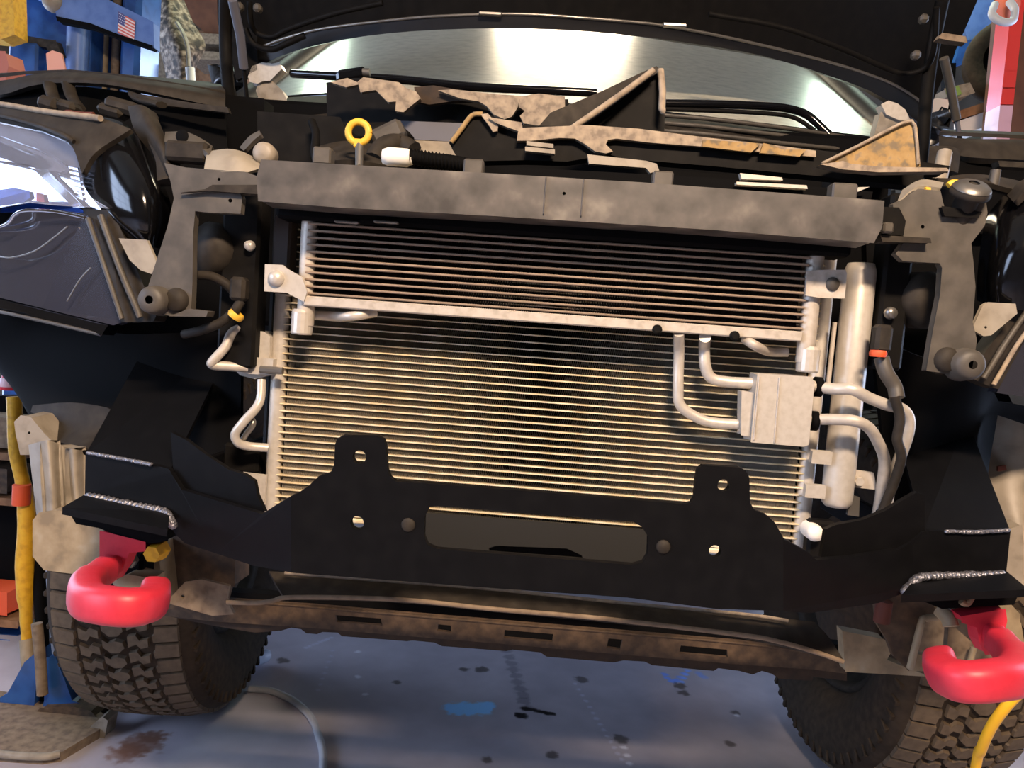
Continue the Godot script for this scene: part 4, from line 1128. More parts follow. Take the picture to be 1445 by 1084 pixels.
func build_wheels():
	var R := 0.408
	var count := 66
	var w := 0.0062
	var pitch := TAU * R / count
	var h := pitch / 2 - 0.0022
	# five rows across: shoulders, zigzag inner rows, centre
	var shapes := [
		tread_shape(slim([-0.03, -h, 0.022, -h, 0.024, -h * 0.1, 0.028, h * 0.1, 0.026, h, -0.03, h]), 0.009),
		tread_shape(slim([-0.024, -h * 0.7, -0.004, -h, 0.004, -h * 0.2, 0.024, -h * 0.5, 0.024, h * 0.7, 0.006, h, -0.004, h * 0.4, -0.024, h * 0.9]), 0.009),
		tread_shape(slim([-0.026, -h * 0.2, -0.008, -h, 0.012, -h * 0.9, 0.026, -h * 0.1, 0.022, h * 0.7, 0.004, h * 0.9, -0.012, h * 0.5, -0.026, h]), 0.009),
		tread_shape(slim([-0.024, -h * 0.9, -0.004, -h * 0.4, 0.006, -h, 0.024, -h * 0.7, 0.024, h * 0.5, 0.004, h * 0.2, -0.004, h, -0.024, h * 0.7]), 0.009),
		tread_shape(slim([-0.026, -h, 0.03, -h, 0.03, h, -0.022, h, -0.024, h * 0.1, -0.028, -h * 0.1]), 0.009)]
	var offs := [-0.094, -0.046, 0.0, 0.046, 0.094]
	var drop := [0.007, 0.001, 0.0, 0.001, 0.007]
	var lean := [-0.2, -0.03, 0.0, 0.03, 0.2]
	for side in [-1, 1]:
		var axle := Vector3(-0.805 if side < 0 else 0.82, R + 0.009, -1.785)
		var turn := Basis(Vector3.UP, deg_to_rad(4.0))
		var root := Node3D.new()
		root.name = "wheel"
		root.position = axle - CAR
		root.basis = turn
		root.set_meta("label", "muddy all-terrain tyre and wheel beside the blue stand" if side < 0 else "muddy all-terrain tyre and wheel behind the yellow hose")
		car.add_child(root, true)
		# carcass: lathed about x
		var st := begin()
		var prof := []
		for q in [[0.232, -0.09], [0.25, -0.118], [0.29, -0.137], [0.33, -0.143], [0.365, -0.140], [0.385, -0.134], [0.394, -0.118], [R - 0.004, -0.075], [R - 0.003, 0.0], [R - 0.004, 0.075], [0.394, 0.118], [0.385, 0.134], [0.365, 0.140], [0.33, 0.143], [0.29, 0.137], [0.25, 0.118], [0.232, 0.09]]:
			prof.append(Vector2(q[0], q[1]))
		lathe(st, prof, Vector3.ZERO, SIDEWAYS, 72)
		var put_in := func(s: SurfaceTool, called: String, m: Material, tidy := true) -> MeshInstance3D:
			if tidy: s.generate_normals()
			var mi := MeshInstance3D.new()
			mi.mesh = s.commit()
			mi.material_override = m
			mi.name = called
			root.add_child(mi, true)
			return mi
		put_in.call(st, "tyre_carcass", M.rubber_dark)
		var rim := begin()
		for s in [-1.0, 1.0]:
			lathe(rim, [Vector2(0.238, s * 0.092), Vector2(0.228, s * 0.104), Vector2(0.216, s * 0.09), Vector2(0.205, s * 0.05), Vector2(0.14, s * 0.03), Vector2(0.06, s * 0.045), Vector2(0.001, s * 0.05)], Vector3.ZERO, SIDEWAYS, 40)
		put_in.call(rim, "rim", M.dusty_black)
		var disc := begin()
		lathe(disc, [Vector2(0.001, -side * 0.12), Vector2(0.05, -side * 0.118), Vector2(0.07, -side * 0.09), Vector2(0.165, -side * 0.088), Vector2(0.165, -side * 0.07)], Vector3.ZERO, SIDEWAYS, 32)
		put_in.call(disc, "brake_disc", M.rust)
		# sidewall ribs
		var rib := begin()
		for k in 66:
			var a := TAU * k / 66
			for s in [-1.0, 1.0]:
				var b := Basis(Vector3.RIGHT, a)
				block(rib, b * Vector3(s * 0.139, 0, 0.368), Vector3(0.01, 0.012, 0.024), 0.002, b)
		var ribs: MeshInstance3D = put_in.call(rib, "shoulder_rib", M.rubber_dark)
		ribs.set_meta("kind", "stuff")
		var rest := begin()
		for row in 5:
			for k in count:
				# angle 0 faces the camera at axle height, positive runs down to the floor
				var a := TAU * (k + (0.5 if row % 2 else 0.0) + row * 0.13) / count
				var b := Basis(Vector3.RIGHT, a) * Basis(Vector3.UP, lean[row])
				var t := Transform3D(b, Basis(Vector3.RIGHT, a) * Vector3(offs[row], 0, R - 0.0045 - drop[row]))
				var deg := fposmod(rad_to_deg(a) + 180.0, 360.0) - 180.0
				if deg > -30.0 and deg < 100.0:
					var mi := MeshInstance3D.new()
					mi.mesh = shapes[row]
					mi.material_override = M.rubber
					mi.transform = t
					mi.name = "tread_block"
					root.add_child(mi, true)
				else:
					rest.append_from(shapes[row], 0, t)
		var more: MeshInstance3D = put_in.call(rest, "tread", M.rubber, false)
		more.set_meta("kind", "stuff")

# ------------------------------------------------------------------ hood, windscreen, fenders, body
func build_body():
	var zh := func(x: float) -> float: return -1.72 - 0.14 * pow((x - 725.0) / 400.0, 2)
	var lip := [[334, 116], [356, 104], [377, 88], [416, 72], [477, 57], [549, 47], [620, 42], [700, 40], [790, 42], [871, 48], [960, 59], [1050, 73], [1110, 88], [1164, 105], [1225, 127], [1268, 152], [1300, 176]]
	var hem := [[330, 92], [350, 78], [375, 64], [416, 50], [466, 39], [577, 26], [640, 22], [700, 20], [760, 21], [816, 25], [880, 30], [943, 37], [1050, 58], [1164, 86], [1239, 110], [1280, 130], [1312, 154]]
	var L := []
	var H := []
	for i in lip.size():
		L.append(at(lip[i][0], lip[i][1], zh.call(float(lip[i][0]))))
		H.append(at(hem[i][0], hem[i][1], zh.call(float(hem[i][0])) + 0.012))
	var rows_in := []
	var rows_out := []
	for s in [0.0, 0.06, 0.2, 0.5, 0.85, 1.05]:
		var a := []
		var b := []
		for i in H.size():
			var u := (float(i) / (H.size() - 1) - 0.5) * 2.0
			var bow: float = -0.05 * s * u * u
			a.append(H[i] + Vector3(H[i].x * 0.07 * s, 0.86 * s + bow, 0.5 * s) + Vector3(0, 0, 0.012 if s > 0.1 else 0.0))
			b.append(L[i] + Vector3(H[i].x * 0.07 * s, 0.86 * s + 0.02 + bow, 0.5 * s - 0.05 * minf(1.0, s * 8.0)))
		rows_in.push_front(a)
		rows_out.push_front(b)
	var hood := Node3D.new()
	hood.name = "hood"
	hood.position = Vector3(0, 1.45, -1.8) - CAR
	hood.set_meta("label", "raised black hood seen from below with a thin bright hem")
	car.add_child(hood)
	skin("inner_panel", rows_in, 0.01, M.black_plastic, hood, "", 2, 2)
	skin("outer_panel", rows_out, 0.006, M.paint, hood, "", 2, 2)
	skin("rear_lip", [H, L], 0.02, M.paint, hood, "", 3, 2)
	rod("hem", H, 0.0035, M.steel, hood, "thin bright folded hem", 8, 3)
	for p in [[692, 20], [952, 36]]:
		box("hem_clip", at(p[0], p[1], -1.70), Vector3(0.05, 0.008, 0.012), M.steel, hood, "", 0.002)
	rod("panel_bead", way([352, 2, -1.69, 354, 30, -1.71, 362, 46, -1.735, 384, 52, -1.735, 410, 40, -1.72, 470, 20, -1.69, 540, 4, -1.67]), 0.006, M.black_plastic, hood, "", 8)
	rod("panel_bead", way([346, 40, -1.745, 358, 62, -1.755, 382, 70, -1.755, 404, 62, -1.745, 430, 50, -1.74]), 0.007, M.black_plastic, hood, "", 8)
	rod("panel_bead", way([1000, 20, -1.66, 1100, 38, -1.68, 1180, 66, -1.71, 1240, 92, -1.745, 1275, 104, -1.755, 1305, 96, -1.74, 1318, 70, -1.70, 1322, 10, -1.65]), 0.006, M.black_plastic, hood, "", 8)
	for p in [[1303, 27], [1292, 78], [364, 12], [338, 10]]:
		box("rubber_stop", at(p[0], p[1], -1.68), Vector3(0.018, 0.018, 0.02), M.grey_plastic, hood, "", 0.005)
	for s in [[318, 0, 318, 60, 322, 120, 330, 150], [1330, 0, 1318, 60, 1308, 130, 1300, 235]]:
		rod("hinge_arm", way([s[0], s[1], -1.72, s[2], s[3], -1.76, s[4], s[5], -1.74, s[6], s[7], -1.70]), 0.014, M.black_plastic, car, "black hood hinge arm", 8, 4, Vector2(1.0, 0.6))
	var st1 := rod("gas_strut", way([328, 0, -1.55, 339, 50, -1.60, 344, 96, -1.64]), 0.0095, M.pipe_insulation, car, "grey gas strut holding the hood beside the pale hinge", 12, 1)
	rod("piston_rod", way([344, 96, -1.64, 349, 145, -1.67]), 0.005, M.black_plastic, st1, "", 8, 1)
	var st2 := rod("gas_strut", way([1332, 82, -1.5, 1342, 126, -1.53, 1350, 168, -1.56]), 0.008, M.grey_plastic, car, "grey gas strut holding the hood beside the red column", 12, 1)
	rod("piston_rod", way([1350, 168, -1.56, 1356, 205, -1.58, 1361, 242, -1.6]), 0.0048, M.pipe_insulation, st2, "", 8, 1)
	turned("ball_joint", [Vector2(0, 0.014), Vector2(0.01, 0.01), Vector2(0.014, 0.0), Vector2(0.01, -0.012)], at(1363, 244, -1.6), FACING, M.steel, st2, "", 12)
	plate("corner_panel", [307, -20, 362, -20, 362, 98, 334, 112, 330, 92, 316, 66, 308, 30], -1.80, 0.01, M.black_plastic, hood, "", [], 1.0)
	plate("strut_bracket", [1330, 47, 1362, 52, 1364, 59, 1340, 56, 1326, 53], -1.52, 0.02, M.muddy, hood, "", [], 1.0)
	for s in [[[352, 108, 357, 95, 370, 90, 384, 92, 393, 90, 396, 96, 380, 112, 372, 112, 363, 116, 354, 114], [366, 116, 380, 113, 396, 128, 402, 140, 368, 141, 363, 128]], [[1246, 148, 1254, 144, 1266, 148, 1276, 156, 1282, 168, 1270, 168, 1252, 160], [1244, 160, 1262, 166, 1284, 170, 1290, 176, 1262, 182, 1236, 190]]]:
		var hp := plate("hinge_mount", s[0], -1.80, 0.03, M.alu_bright, car, "pale bright hood hinge bracket", [], 2.0)
		plate("hinge_foot", s[1], -1.81, 0.03, M.frame_pale, hp, "", [], 2.0)
	# windscreen
	var base := way([352, 146, -1.93, 420, 138, -1.88, 500, 134, -1.845, 600, 136, -1.815, 700, 142, -1.80, 800, 150, -1.80, 900, 158, -1.805, 1010, 170, -1.82, 1110, 182, -1.85, 1190, 192, -1.885, 1258, 200, -1.93])
	var rows := []
	for s in [1.0, 0.75, 0.5, 0.25, 0.0]:
		var r := []
		for i in base.size():
			var u := (float(i) / (base.size() - 1) - 0.5) * 2.0
			r.append(base[i] + Vector3(-base[i].x * 0.16 * s, 0.56 * s, -0.82 * s + 0.05 * s * u * u))
		rows.append(r)
	skin("windscreen", rows, 0.006, M.dust_glass, car, "dusty windscreen reflecting the ceiling lights", 2, 3)
	var edge := []
	for i in base.size(): edge.append(base[i] + Vector3(0, -0.004, 0.012))
	rod("windscreen_trim", edge, 0.008, M.gloss_black, car, "", 8, 3)
	for s in [0, base.size() - 1]:
		var sgn := -1.0 if s == 0 else 1.0
		var a: Array = []
		for t in [-0.02, 0.25, 0.5, 0.75, 1.0]:
			a.append(base[s] + Vector3(-base[s].x * 0.16 * t + sgn * 0.03, 0.56 * t, -0.82 * t + 0.05 * t - 0.01))
		rod("windscreen_pillar", a, 0.034, M.grey_plastic, car, "black windscreen pillar greyed to show reflected light", 12, 3, Vector2(1.0, 0.7))  # black paint; its reflected light is put in as grey
	# roof, sides and fenders behind, simple but whole
	var top: Array = rows[0]
	var r0 := []
	var r1 := []
	var r2 := []
	for i in top.size():
		r0.append(top[i])
		r1.append(Vector3(top[i].x * 0.97, top[i].y + 0.05, -3.3))
		r2.append(Vector3(top[i].x * 0.95, top[i].y - 0.05, -4.6))
	skin("roof", [r2, r1, r0], 0.03, M.paint, car, "", 3, 2)
	for s in [-1.0, 1.0]:
		var x: float = 0.93 * s
		var rr := []
		for yy in [[1.42, 0.0], [1.27, 0.03], [1.0, 0.04], [0.6, 0.02]]:
			var r := []
			for zz in [-2.25, -3.0, -3.8, -4.6]:
				r.append(Vector3(x + yy[1] * s, yy[0], zz))
			if s > 0: r.reverse()
			rr.append(r)
		skin("body_side", rr, 0.03, M.paint, car, "", 2, 2)
		var glass := []
		for yy in [[1.94, -0.16], [1.43, 0.0]]:
			var r := []
			for zz in [-2.6, -3.3, -4.0, -4.5]:
				r.append(Vector3(x + yy[1] * s, yy[0], zz + (0.35 if yy[0] < 1.6 and zz > -2.7 else 0.0)))
			if s > 0: r.reverse()
			glass.append(r)
		skin("side_window", glass, 0.006, M.smoke_lens, car, "", 2, 2)
	skin("tailgate", [[Vector3(-0.75, 1.92, -4.62), Vector3(0.75, 1.92, -4.62)], [Vector3(-0.9, 1.32, -4.66), Vector3(0.9, 1.32, -4.66)], [Vector3(-0.9, 0.55, -4.64), Vector3(0.9, 0.55, -4.64)]], 0.03, M.paint, car, "", 2, 2)
	box("cabin_floor", Vector3(0, 0.55, -3.4), Vector3(1.7, 0.08, 2.5), M.liner, car, "", 0.01)
	for s in [-0.38, 0.38]:
		box("seat", Vector3(s, 1.2, -3.0), Vector3(0.5, 0.75, 0.16), M.seat, car, "", 0.05)
	# fender rails
	skin("fender_rail", [[-80, 118, -1.5, 0, 114, -1.42, 40, 106, -1.38, 80, 102, -1.36, 140, 104, -1.34, 200, 112, -1.34, 270, 122, -1.36, 318, 132, -1.38], [-80, 128, -1.46, 0, 122, -1.38, 40, 113, -1.345, 80, 109, -1.325, 140, 111, -1.305, 200, 119, -1.305, 270, 130, -1.325, 318, 140, -1.345], [-80, 140, -1.45, 0, 134, -1.375, 40, 122, -1.34, 80, 117, -1.32, 140, 118, -1.30, 200, 128, -1.30, 270, 143, -1.32, 318, 153, -1.34]], 0.012, M.dusty_black, car, "dusty black fender edge over the clear headlight", 3, 3)
	for s in [[70, 118, 76, 138, 90, 152], [96, 118, 102, 138, 112, 152], [188, 126, 195, 140, 228, 148]]:
		rod("fender_strut", way([s[0], s[1], -1.32, s[2], s[3], -1.30, s[4], s[5], -1.27]), 0.011, M.dusty_black, car, "", 8, 3, Vector2(1.0, 0.5))
	plate("fender_ledge", [188, 132, 270, 146, 320, 152, 322, 158, 270, 152, 200, 144, 190, 140], -1.29, 0.01, M.dusty_black, car, "", [], 1.0)
	plate("strut_tower", [288, 132, 372, 140, 372, 240, 288, 240], -1.46, 0.05, M.liner, car, "", [], 1.0)
	skin("fender", [[-80, 119, -1.5, 100, 103, -1.38, 318, 133, -1.40], [-110, 112, -2.0, 100, 104, -2.1, 310, 120, -2.15]], 0.006, M.dusty_black, car, "", 3, 3)
	skin("inner_fender", [[0, 128, -1.42, 120, 122, -1.36, 320, 156, -1.38], [0, 160, -1.36, 120, 165, -1.30, 320, 200, -1.34], [0, 190, -1.36, 120, 220, -1.3, 330, 290, -1.34]], 0.006, M.liner, car, "", 3, 3)
	rod("red_cable", way([62, 150, -1.15, 85, 155, -1.12, 110, 160, -1.10, 132, 161, -1.09]), 0.003, M.mud_red, car, "red brown cable along the headlight top", 8)
	for p in [[72, 148, 0.03, 0.02], [98, 152, 0.03, 0.016], [175, 152, 0.05, 0.02], [160, 158, 0.04, 0.016], [205, 165, 0.03, 0.022]]:
		box("bracket_lump", at(p[0], p[1], -1.12), Vector3(p[2], p[3], 0.03), M.dusty_black, car, "", 0.006, Basis(Vector3.BACK, -0.2))
	skin("bracket_body", [[180, 150, -1.06, 200, 148, -1.04, 220, 160, -1.05], [190, 185, -1.03, 215, 180, -1.0, 232, 190, -1.02], [212, 215, -1.01, 232, 215, -0.98, 246, 225, -1.0], [226, 240, -1.0, 240, 245, -0.97, 250, 262, -0.99]], 0.02, M.dusty_black, car, "dusty black bracket between headlight and crossbar", 3, 3)
	skin("fender_rail", [[1325, 192, -1.42, 1370, 196, -1.36, 1445, 197, -1.36, 1560, 205, -1.45], [1325, 200, -1.40, 1370, 204, -1.34, 1445, 204, -1.34, 1560, 212, -1.42], [1325, 214, -1.38, 1370, 222, -1.32, 1445, 226, -1.32, 1560, 232, -1.4]], 0.012, M.dusty_black, car, "dusty black fender edge below the red column", 3, 3)
	skin("fender", [[1325, 191, -1.43, 1445, 196, -1.38, 1600, 206, -1.5], [1330, 186, -2.1, 1440, 190, -2.1, 1600, 200, -2.0]], 0.006, M.dusty_black, car, "", 3, 3)
	skin("inner_fender", [[1320, 205, -1.42, 1390, 215, -1.36, 1600, 226, -1.5], [1310, 250, -1.34, 1390, 260, -1.30, 1600, 270, -1.4], [1300, 320, -1.34, 1390, 330, -1.3, 1600, 340, -1.4]], 0.006, M.liner, car, "", 3, 3)
	rod("post", way([1325, 258, -1.1, 1333, 216, -1.12]), 0.010, M.frame_pale, car, "short pale post beside the triangular fin", 12, 1)
	plate("bay_rail", [1306, 252, 1400, 254, 1404, 262, 1310, 262], -1.08, 0.02, M.dusty_black, car)
	plate("bay_rail", [1410, 228, 1445, 230, 1500, 232, 1500, 238, 1412, 234], -1.25, 0.02, M.dusty_black, car)
	skin("inner_tower", [[1312, 206, -1.3, 1340, 206, -1.28, 1356, 212, -1.3], [1308, 240, -1.26, 1336, 240, -1.24, 1352, 244, -1.26]], 0.01, M.dusty_black, car, "", 2, 2)
	# mirrors
	for s in [[[300, 118, -2.05, 306, 100, -2.03, 325, 92, -2.02, 344, 90, -2.03], [300, 122, -2.0, 308, 110, -1.97, 326, 104, -1.96, 346, 104, -1.98], [302, 126, -2.02, 312, 124, -1.99, 328, 122, -1.98, 348, 120, -2.0]], [[1304, 160, -2.05, 1320, 162, -2.02, 1340, 168, -2.03, 1346, 174, -2.06], [1302, 176, -2.0, 1320, 178, -1.96, 1338, 182, -1.98, 1346, 186, -2.02], [1310, 186, -2.02, 1322, 190, -1.98, 1336, 193, -2.0, 1344, 193, -2.04]]]:
		var mr := skin("door_mirror", s, 0.06, M.paint, car, "dark door mirror cap", 4, 4)
	# cowl below the windscreen
	var cw := skin("cowl_panel", [[360, 140, -1.86, 500, 134, -1.80, 700, 140, -1.765, 900, 156, -1.765, 1080, 176, -1.79, 1255, 200, -1.88], [370, 165, -1.72, 500, 168, -1.66, 700, 175, -1.63, 900, 188, -1.63, 1080, 205, -1.66, 1255, 228, -1.74], [380, 200, -1.62, 500, 205, -1.56, 700, 215, -1.53, 900, 228, -1.53, 1080, 240, -1.56, 1255, 258, -1.64]], 0.01, M.dusty_black, car, "ribbed dusty cowl panel below the windscreen", 3, 4)
	for k in 4:
		rod("cowl_rib", way([936, 163 + k * 11, -1.72 + k * 0.03, 1000, 168 + k * 11, -1.72 + k * 0.03, 1100, 180 + k * 11, -1.735 + k * 0.03, 1190, 193 + k * 9, -1.77 + k * 0.03]), 0.007, M.grey_plastic, cw, "", 8, 4, Vector2(1.0, 0.7))
	var wp := rod("wiper", way([930, 146, -1.74, 1000, 147, -1.745, 1080, 150, -1.755, 1115, 154, -1.765, 1140, 163, -1.77, 1170, 190, -1.76]), 0.009, M.gloss_black, car, "black wiper arm across the cowl corner", 10, 6)
	rod("blade", way([935, 154, -1.735, 1000, 156, -1.74, 1080, 160, -1.75, 1120, 166, -1.76, 1150, 184, -1.76]), 0.005, M.black_plastic, wp, "", 8)
	rod("wiper", way([412, 104, -1.83, 478, 108, -1.80, 560, 112, -1.775, 660, 122, -1.76, 760, 127, -1.755, 842, 131, -1.755]), 0.012, M.gloss_black, car, "long black wiper blade lying along the windscreen foot", 10, 6, Vector2(1.0, 0.8))
	box("wiper_pivot", at(498, 108, -1.74), Vector3(0.07, 0.028, 0.04), M.gloss_black, car, "", 0.008, Basis(Vector3.BACK, 0.2))
	rod("pivot_nut", way([512, 102, -1.72, 522, 102, -1.72]), 0.009, M.steel, car, "", 8, 1)

# ------------------------------------------------------------------ engine bay and the loose seals on it
func build_engine_bay():
	box("engine_block", Vector3(0.02, 1.08, -1.42), Vector3(0.85, 0.34, 0.36), M.liner, car, "", 0.03)
	box("fire_wall", Vector3(0.02, 1.17, -1.72), Vector3(1.4, 0.5, 0.04), M.liner, car, "", 0.01)
	plate("fluid_tank", [366, 160, 478, 168, 486, 186, 490, 240, 366, 235], -1.12, 0.16, M.black_plastic, car, "black tank behind the left end of the crossbar", [], 3.0)
	plate("engine_cover", [560, 172, 662, 176, 668, 204, 580, 200], -1.36, 0.1, M.pipe_insulation, car, "grey engine cover edge behind the dipstick", [], 2.0)
	plate("engine_cover", [586, 200, 636, 202, 650, 220, 590, 216], -1.20, 0.06, M.frame_pale, car, "", [], 2.0)
	plate("engine_cover", [462, 176, 560, 174, 562, 200, 462, 202], -1.36, 0.1, M.black_plastic, car, "", [], 2.0)
	skin("intake_duct", [[450, 206, -1.12, 475, 200, -1.1, 500, 199, -1.1, 545, 206, -1.12], [448, 232, -1.04, 475, 226, -1.02, 505, 226, -1.02, 548, 234, -1.04]], 0.02, M.dusty_black, car, "dusty duct behind the dipstick", 3, 4)
	rod("intake_pipe", way([528, 226, -1.06, 536, 212, -1.07, 550, 204, -1.08, 566, 204, -1.09, 584, 214, -1.08]), 0.014, M.dusty_black, car, "", 10)
	rod("bay_hose", way([524, 186, -1.2, 545, 184, -1.2, 565, 190, -1.2, 575, 200, -1.18]), 0.012, M.black_plastic, car, "", 10)
	box("coil_cover", at(550, 192, -1.17), Vector3(0.05, 0.03, 0.04), M.grey_plastic, car, "", 0.006, Basis(Vector3.BACK, 0.5))
	# dipstick
	var d0 := at(506, 187, -1.0)
	var dip := rod("dipstick", way([507, 205, -1.0, 507, 236, -0.985]), 0.0052, M.steel, car, "dipstick with a yellow ring handle", 12, 1)
	var st := begin()
	var rp := []
	for k in 25:
		var a := TAU * k / 24
		rp.append(d0 + Vector3(0.0135 * cos(a), 0.0135 * sin(a), 0))
	tube(st, rp, 0.0046, 10, 1)
	block(st, at(506, 203, -1.0), Vector3(0.012, 0.012, 0.009), 0.002)
	for s in [493, 520]:
		block(st, at(s, 180, -1.0), Vector3(0.006, 0.008, 0.008), 0.002)
	put(st, "ring_handle", M.yellow, dip, "yellow plastic ring handle")
	rod("wire_bundle", way([440, 172, -1.1, 446, 190, -1.08, 444, 215, -1.06, 448, 230, -1.04]), 0.006, M.black_plastic, car, "", 8)
	# white connector with black corrugated loom
	turned("white_connector", [Vector2(0, 0.02), Vector2(0.008, 0.019), Vector2(0.0115, 0.012), Vector2(0.012, -0.012), Vector2(0.009, -0.02), Vector2(0, -0.02)], at(562, 222, -0.99), SIDEWAYS, M.white, car, "bright white plug behind the crossbar", 18)
	var loom := rod("corrugated_loom", way([578, 221, -0.99, 600, 225, -0.99, 625, 227, -0.99, 650, 231, -0.99, 680, 238, -0.99]), 0.009, M.liner, car, "black corrugated loom beside the white plug", 12)
	var rs := begin()
	for k in 16:
		var p := at(580.0 + k * 5.0, 221.2 + k * 0.8, -0.99)
		lathe(rs, [Vector2(0.008, -0.0018), Vector2(0.0112, 0.0), Vector2(0.008, 0.0018)], p, SIDEWAYS, 12)
	put(rs, "corrugation", M.liner, loom)
	# torn seal behind, dark with dust-caked torn edges
	var ts := plate("torn_cover", [462, 118, 500, 112, 516, 112, 560, 124, 586, 134, 622, 124, 690, 136, 735, 138, 800, 142, 806, 190, 770, 184, 720, 186, 660, 180, 560, 178, 464, 176], [460.0, -1.40, 806.0, -1.34], 0.05, M.black_plastic, car, "torn black insulation cover with dust-caked ragged edges below the windscreen", [], 2.0)
	var flaps := [
		[510, 128, 507, 116, 513, 111, 535, 114, 562, 118, 572, 126, 586, 131, 591, 138, 580, 147, 569, 156, 560, 155, 561, 141, 548, 142, 540, 134, 531, 125, 521, 126],
		[622, 128, 640, 128, 700, 135, 732, 137, 729, 150, 721, 163, 712, 166, 698, 160, 688, 148, 676, 141, 650, 137],
		[736, 138, 760, 134, 795, 138, 796, 182, 776, 184, 764, 178, 752, 174, 740, 172, 736, 164, 744, 156, 734, 150],
		[470, 116, 490, 112, 506, 118, 488, 121]]
	for f in flaps:
		plate("ragged_edge", f, -1.315, 0.012, M.dirt, ts, "dusty torn edge", [], 2.0)
	plate("ragged_edge", [586, 124, 612, 122, 655, 130, 690, 142, 640, 141, 606, 146, 588, 142], -1.33, 0.012, M.dark_rust, ts, "", [], 1.5)
	# front seal: long dark deflector with two fins
	var Z := [636.0, -1.06, 1330.0, -1.05]
	var df := plate("air_deflector", [636, 202, 664, 166, 670, 161, 682, 160, 700, 168, 735, 178, 780, 180, 880, 184, 1000, 196, 1150, 213, 1240, 226, 1300, 230, 1338, 236, 1336, 242, 1302, 244, 1300, 262, 1240, 256, 1150, 246, 1000, 232, 880, 222, 860, 216, 800, 226, 740, 224, 650, 226], Z, 0.03, M.black_plastic, car, "long black air deflector with dirty edges lying on the radiator top", [], 2.0)
	rod("dirty_edge", way([637, 201, -1.055, 652, 181, -1.055, 666, 163, -1.055, 681, 161, -1.055]), 0.0035, M.tan_dirt, df, "tan dirty edge", 8, 4)
	plate("dusty_rim", [680, 162, 688, 161, 702, 178, 701, 184, 696, 185, 692, 178], -1.05, 0.006, M.dirt, df, "", [], 1.0)
	plate("dusty_rim", [690, 166, 735, 174, 736, 182, 830, 178, 900, 183, 1000, 196, 1090, 206, 1150, 214, 1150, 220, 1000, 206, 920, 200, 870, 194, 857, 196, 853, 204, 862, 213, 855, 215, 840, 212, 826, 202, 812, 194, 790, 193, 750, 197, 731, 197, 733, 184, 700, 172], -1.046, 0.012, M.dirt, df, "dusty lit rim with a drooping tongue", [], 1.5)
	plate("rust_patch", [993, 198, 1072, 203, 1060, 214, 992, 206], -1.04, 0.006, M.tan_dirt, df, "", [], 1.0)
	plate("rust_patch", [1078, 203, 1092, 206, 1102, 212, 1136, 212, 1128, 220, 1074, 215], -1.04, 0.006, M.tan_dirt, df, "", [], 1.0)
	# left fin
	var fn := plate("triangular_fin", [808, 182, 925, 98, 932, 98, 937, 158, 936, 184, 870, 184], -1.12, 0.012, M.black_plastic, df, "tall triangular fin, dark inside with a tan rim", [], 1.5)
	plate("fin_back", [762, 178, 778, 160, 850, 130, 905, 104, 926, 95, 930, 99, 808, 183], [762.0, -1.085, 930.0, -1.11], 0.03, M.dusty_black, df, "", [], 1.5)
	rod("fin_rim", way([806, 182, -1.075, 860, 145, -1.085, 900, 116, -1.095, 922, 99, -1.10]), 0.0045, M.dirt, df, "", 8, 2)
	rod("fin_rim", way([932, 99, -1.11, 935, 130, -1.10, 934, 154, -1.095, 938, 157, -1.095]), 0.005, M.dirt, df, "", 8, 2)
	# right fin, tan with grey edges
	var f2 := plate("triangular_fin", [1162, 231, 1200, 214, 1262, 182, 1276, 174, 1288, 174, 1293, 180, 1297, 234, 1240, 238, 1215, 232], [1162.0, -1.02, 1297.0, -1.01], 0.012, M.tan_dirt, df, "tan dirt-covered triangular fin", [], 1.5)
	rod("fin_rim", way([1160, 231, -1.015, 1215, 204, -1.013, 1262, 179, -1.008, 1280, 172, -1.008, 1291, 177, -1.008, 1296, 232, -1.008]), 0.0022, M.dirt, df, "", 8, 2)
	plate("base_ledge", [1160, 232, 1190, 228, 1200, 232, 1240, 236, 1336, 238, 1338, 241, 1240, 242, 1190, 238], -1.0, 0.02, M.dirt, df, "", [], 1.0)
	for s in [[744, 200, 780, 205], [742, 208, 782, 211]]:
		plate("clip_bar", [s[0], s[1], s[2], s[1] + 4, s[2], s[1] + 8, s[0], s[1] + 4], -1.035, 0.012, M.frame_pale, df, "", [], 1.0)
	# slots of light colour between deflector and crossbar
	plate("bright_bracket", [830, 219, 912, 228, 926, 232, 929, 240, 918, 243, 912, 236, 832, 230], -1.0, 0.01, M.frame_pale, car, "", [], 1.0)
	plate("bright_strip", [1045, 245, 1103, 251, 1104, 254, 1047, 252], -0.99, 0.01, M.alu_bright, car, "", [], 0.6)
	plate("bright_strip", [1040, 257, 1138, 262, 1139, 266, 1040, 260], -0.985, 0.01, M.alu_bright, car, "", [], 0.6)
	plate("bright_strip", [1206, 265, 1226, 264, 1208, 271], -0.98, 0.01, M.alu_bright, car, "", [], 0.5)
	plate("latch_bar", [700, 236, 1000, 252, 1230, 272, 1228, 280, 1000, 264, 700, 248], -1.0, 0.03, M.liner, car, "", [], 1.5)

